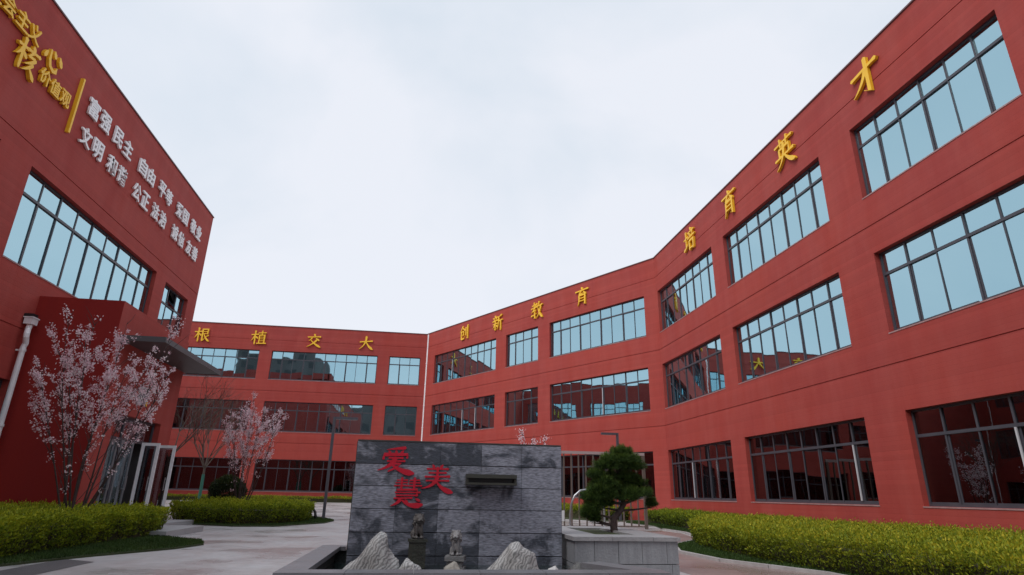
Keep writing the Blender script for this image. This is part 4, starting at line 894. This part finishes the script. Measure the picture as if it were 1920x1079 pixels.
# cloud-pruned pine in the planter
pe = empty('pine_tree', (3.1, 9.6, .57), 'cloud pruned pine with layered dark green pads in the stone planter', 'tree')
T = MB(); tr = [(0, 0, -.1), (-.03, 0, .1), (-.02, .0, .2), (.09, 0, .32), (.16, .02, .42), (.13, .03, .55), (.05, .03, .68), (.04, .02, .82), (.1, .0, .98), (.13, 0, 1.1)]
T.tube(tr, [.07, .055, .05, .046, .042, .038, .033, .028, .02, .012], 9)
pads = [((.12, 0, 1.08), (.30, .26, .13)), ((.14, 0, 1.2), (.16, .15, .08)), ((-.03, .02, .98), (.24, .22, .11)), ((.3, .03, .98), (.2, .2, .10)), ((.16, .1, .82), (.26, .22, .09)),
        ((-.16, .0, .74), (.17, .17, .09)), ((-.22, -.02, .62), (.19, .18, .10)), ((-.34, .02, .5), (.17, .17, .12)), ((-.36, 0, .34), (.12, .13, .15)), ((-.34, .0, .2), (.08, .09, .13)),
        ((.33, .0, .57), (.25, .22, .10)), ((.2, -.02, .5), (.14, .16, .07)), ((-.12, -.05, .52), (.13, .13, .08)), ((.62, .02, .42), (.07, .07, .09)), ((.5, .02, .6), (.1, .1, .06)), ((.02, .08, .66), (.2, .18, .11)), ((-.2, .06, .42), (.17, .16, .13)), ((-.28, .05, .84), (.12, .14, .09)), ((.36, .08, .72), (.18, .16, .09)), ((-.44, .0, .26), (.1, .1, .14))]
for (c, r) in pads:
    k = min(range(len(tr)), key=lambda i: abs(tr[i][2]-(c[2]-.12))); s = Vector(tr[k]); q_ = Vector(c); mid = s.lerp(q_, .5)+Vector((0, 0, -.03)); T.tube([s, mid, q_+Vector((0, 0, -r[2]*.5))], [.022, .015, .007], 5, caps=False)
link('trunk', T.mesh('trunk', BARK), pe)
for c, r in pads:
    n = int(270*(r[0]*r[1]/.05)**.8+80); d = unit(RS.normal(0, 1, (n, 3))); d[:, 2] = np.where(d[:, 2] < -.2, d[:, 2]*.4, d[:, 2]); C = d*np.array(r)*1.05*RS.uniform(.45, 1.08, (n, 1))*(1+.34*smn(d[:, 0]*4, d[:, 1]*4, 1.9, 3))[:, None]+np.array(c)
    k = 22; Pn = np.repeat(C, k, 0); N = np.repeat(unit(d*.6+np.array([0, 0, .65])), k, 0); Dn = unit(N*.85+RS.normal(0, .55, (n*k, 3))); S = unit(np.cross(Dn, RS.normal(0, 1, (n*k, 3))))
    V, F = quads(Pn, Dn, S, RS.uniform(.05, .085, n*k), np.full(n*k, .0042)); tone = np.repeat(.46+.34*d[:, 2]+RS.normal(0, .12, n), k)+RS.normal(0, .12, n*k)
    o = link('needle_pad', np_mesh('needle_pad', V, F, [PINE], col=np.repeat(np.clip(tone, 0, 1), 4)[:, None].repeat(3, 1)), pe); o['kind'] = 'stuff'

# ------------------------------------------------------------------ street furniture
def lamp(loc, H, arm, rot, label, w=.11):
    e = empty('street_lamp', loc, label, 'street lamp', 'square dark street lamps', rotz=rot); m = MB(); m.box((-w/2, -w/2, .02), (w/2, w/2, H)); link('pole', m.mesh('pole', LAMP), e)
    m = MB(); m.box((-.13, -.13, 0), (.13, .13, .02)); link('base_plate', m.mesh('base_plate', LAMP), e)
    m = MB(); m.box((w/2+.001, -w/2-.02, H-.10), (arm, w/2+.02, H)); a = link('arm', m.mesh('arm', LAMP), e)
    m = MB(); m.box((arm*.35, -.045, H-.108), (arm-.05, .045, H-.1005)); link('diffuser', m.mesh('diffuser', PALE), a)
    m = MB(); m.box((-.03, -w/2-.006, .35), (.03, -w/2-.0005, .62)); link('hatch', m.mesh('hatch', FRAME), e); return e
lamp((-3.65, 26.4, .02), 4.06, .96, 0, 'dark square lamp post with arm beside the hedge island before the back wing')
lamp((9.6, 28.9, 0), 4.06, .82, math.pi, 'dark square lamp post rising behind the pine before the wing corner')
# slatted screen
pg = empty('slatted_screen', (4.9, 22, 0), 'brown slatted screen with pale top rail behind the pine planter', 'screen'); TAN = mat('tan metal slat', (.13, .10, .085), .5); RAIL = mat('pale pinkish rail', (.42, .33, .33), .45)
m = MB(); m.box((0, -.04, 2.55), (3.42, .04, 2.65)); link('top_rail', m.mesh('top_rail', RAIL), pg)
m = MB(); m.box((0, -.035, .06), (3.42, .035, .1)); link('bottom_rail', m.mesh('bottom_rail', TAN), pg)
pm = MB(); pm.box((-.05, -.05, 0), (.05, .05, 2.549)); pme = pm.mesh('post', TAN)
for x in (.05, 3.37): link('post', pme, pg, (x, 0, 0))
sm = MB(); sm.box((-.021, -.03, .101), (.021, .03, 2.549)); sme = sm.mesh('slat', TAN)
for i in range(11): link('slat', sme, pg, (.34+i*.275, 0, 0))
# bent steel hoop rail and a garden hose loop
m = MB(); m.tube([(0, 0, 0), (0, 0, .75), (.03, 0, .95), (.10, 0, 1.1), (.22, 0, 1.2), (.36, 0, 1.22), (.52, 0, 1.2), (.64, 0, 1.1), (.7, 0, .9), (.72, 0, 0)], .02, 10)
tag(link('hoop_rail', smooth(m.mesh('hoop_rail', STEEL)), None, (3.02, 12.2, 0)), 'bent steel hoop rail half hidden behind the pine', 'rail')
m = MB(); m.tube([(-.28, 0, .62), (-.2, 0, .6), (-.08, 0, .42), (.0, 0, .3), (.03, 0, .15), (.02, 0, 0)], [.03, .035, .045, .05, .055, .06], 8)
tag(link('garden_light', smooth(m.mesh('garden_light', BLK)), None, (-3.92, 25.9, 0)), 'curved black garden light at the right end of the hedge island', 'garden light')
e = empty('notice_board', (2.62, 11.3, 0), 'small white notice board just right of the slate wall', 'notice'); m = MB(); m.box((-.07, -.012, .66), (.07, .012, .84)); link('board', m.mesh('board', WHITE), e)
m = MB(); m.box((-.012, .0125, 0), (.012, .03, .8)); link('post', m.mesh('post', LAMP), e)
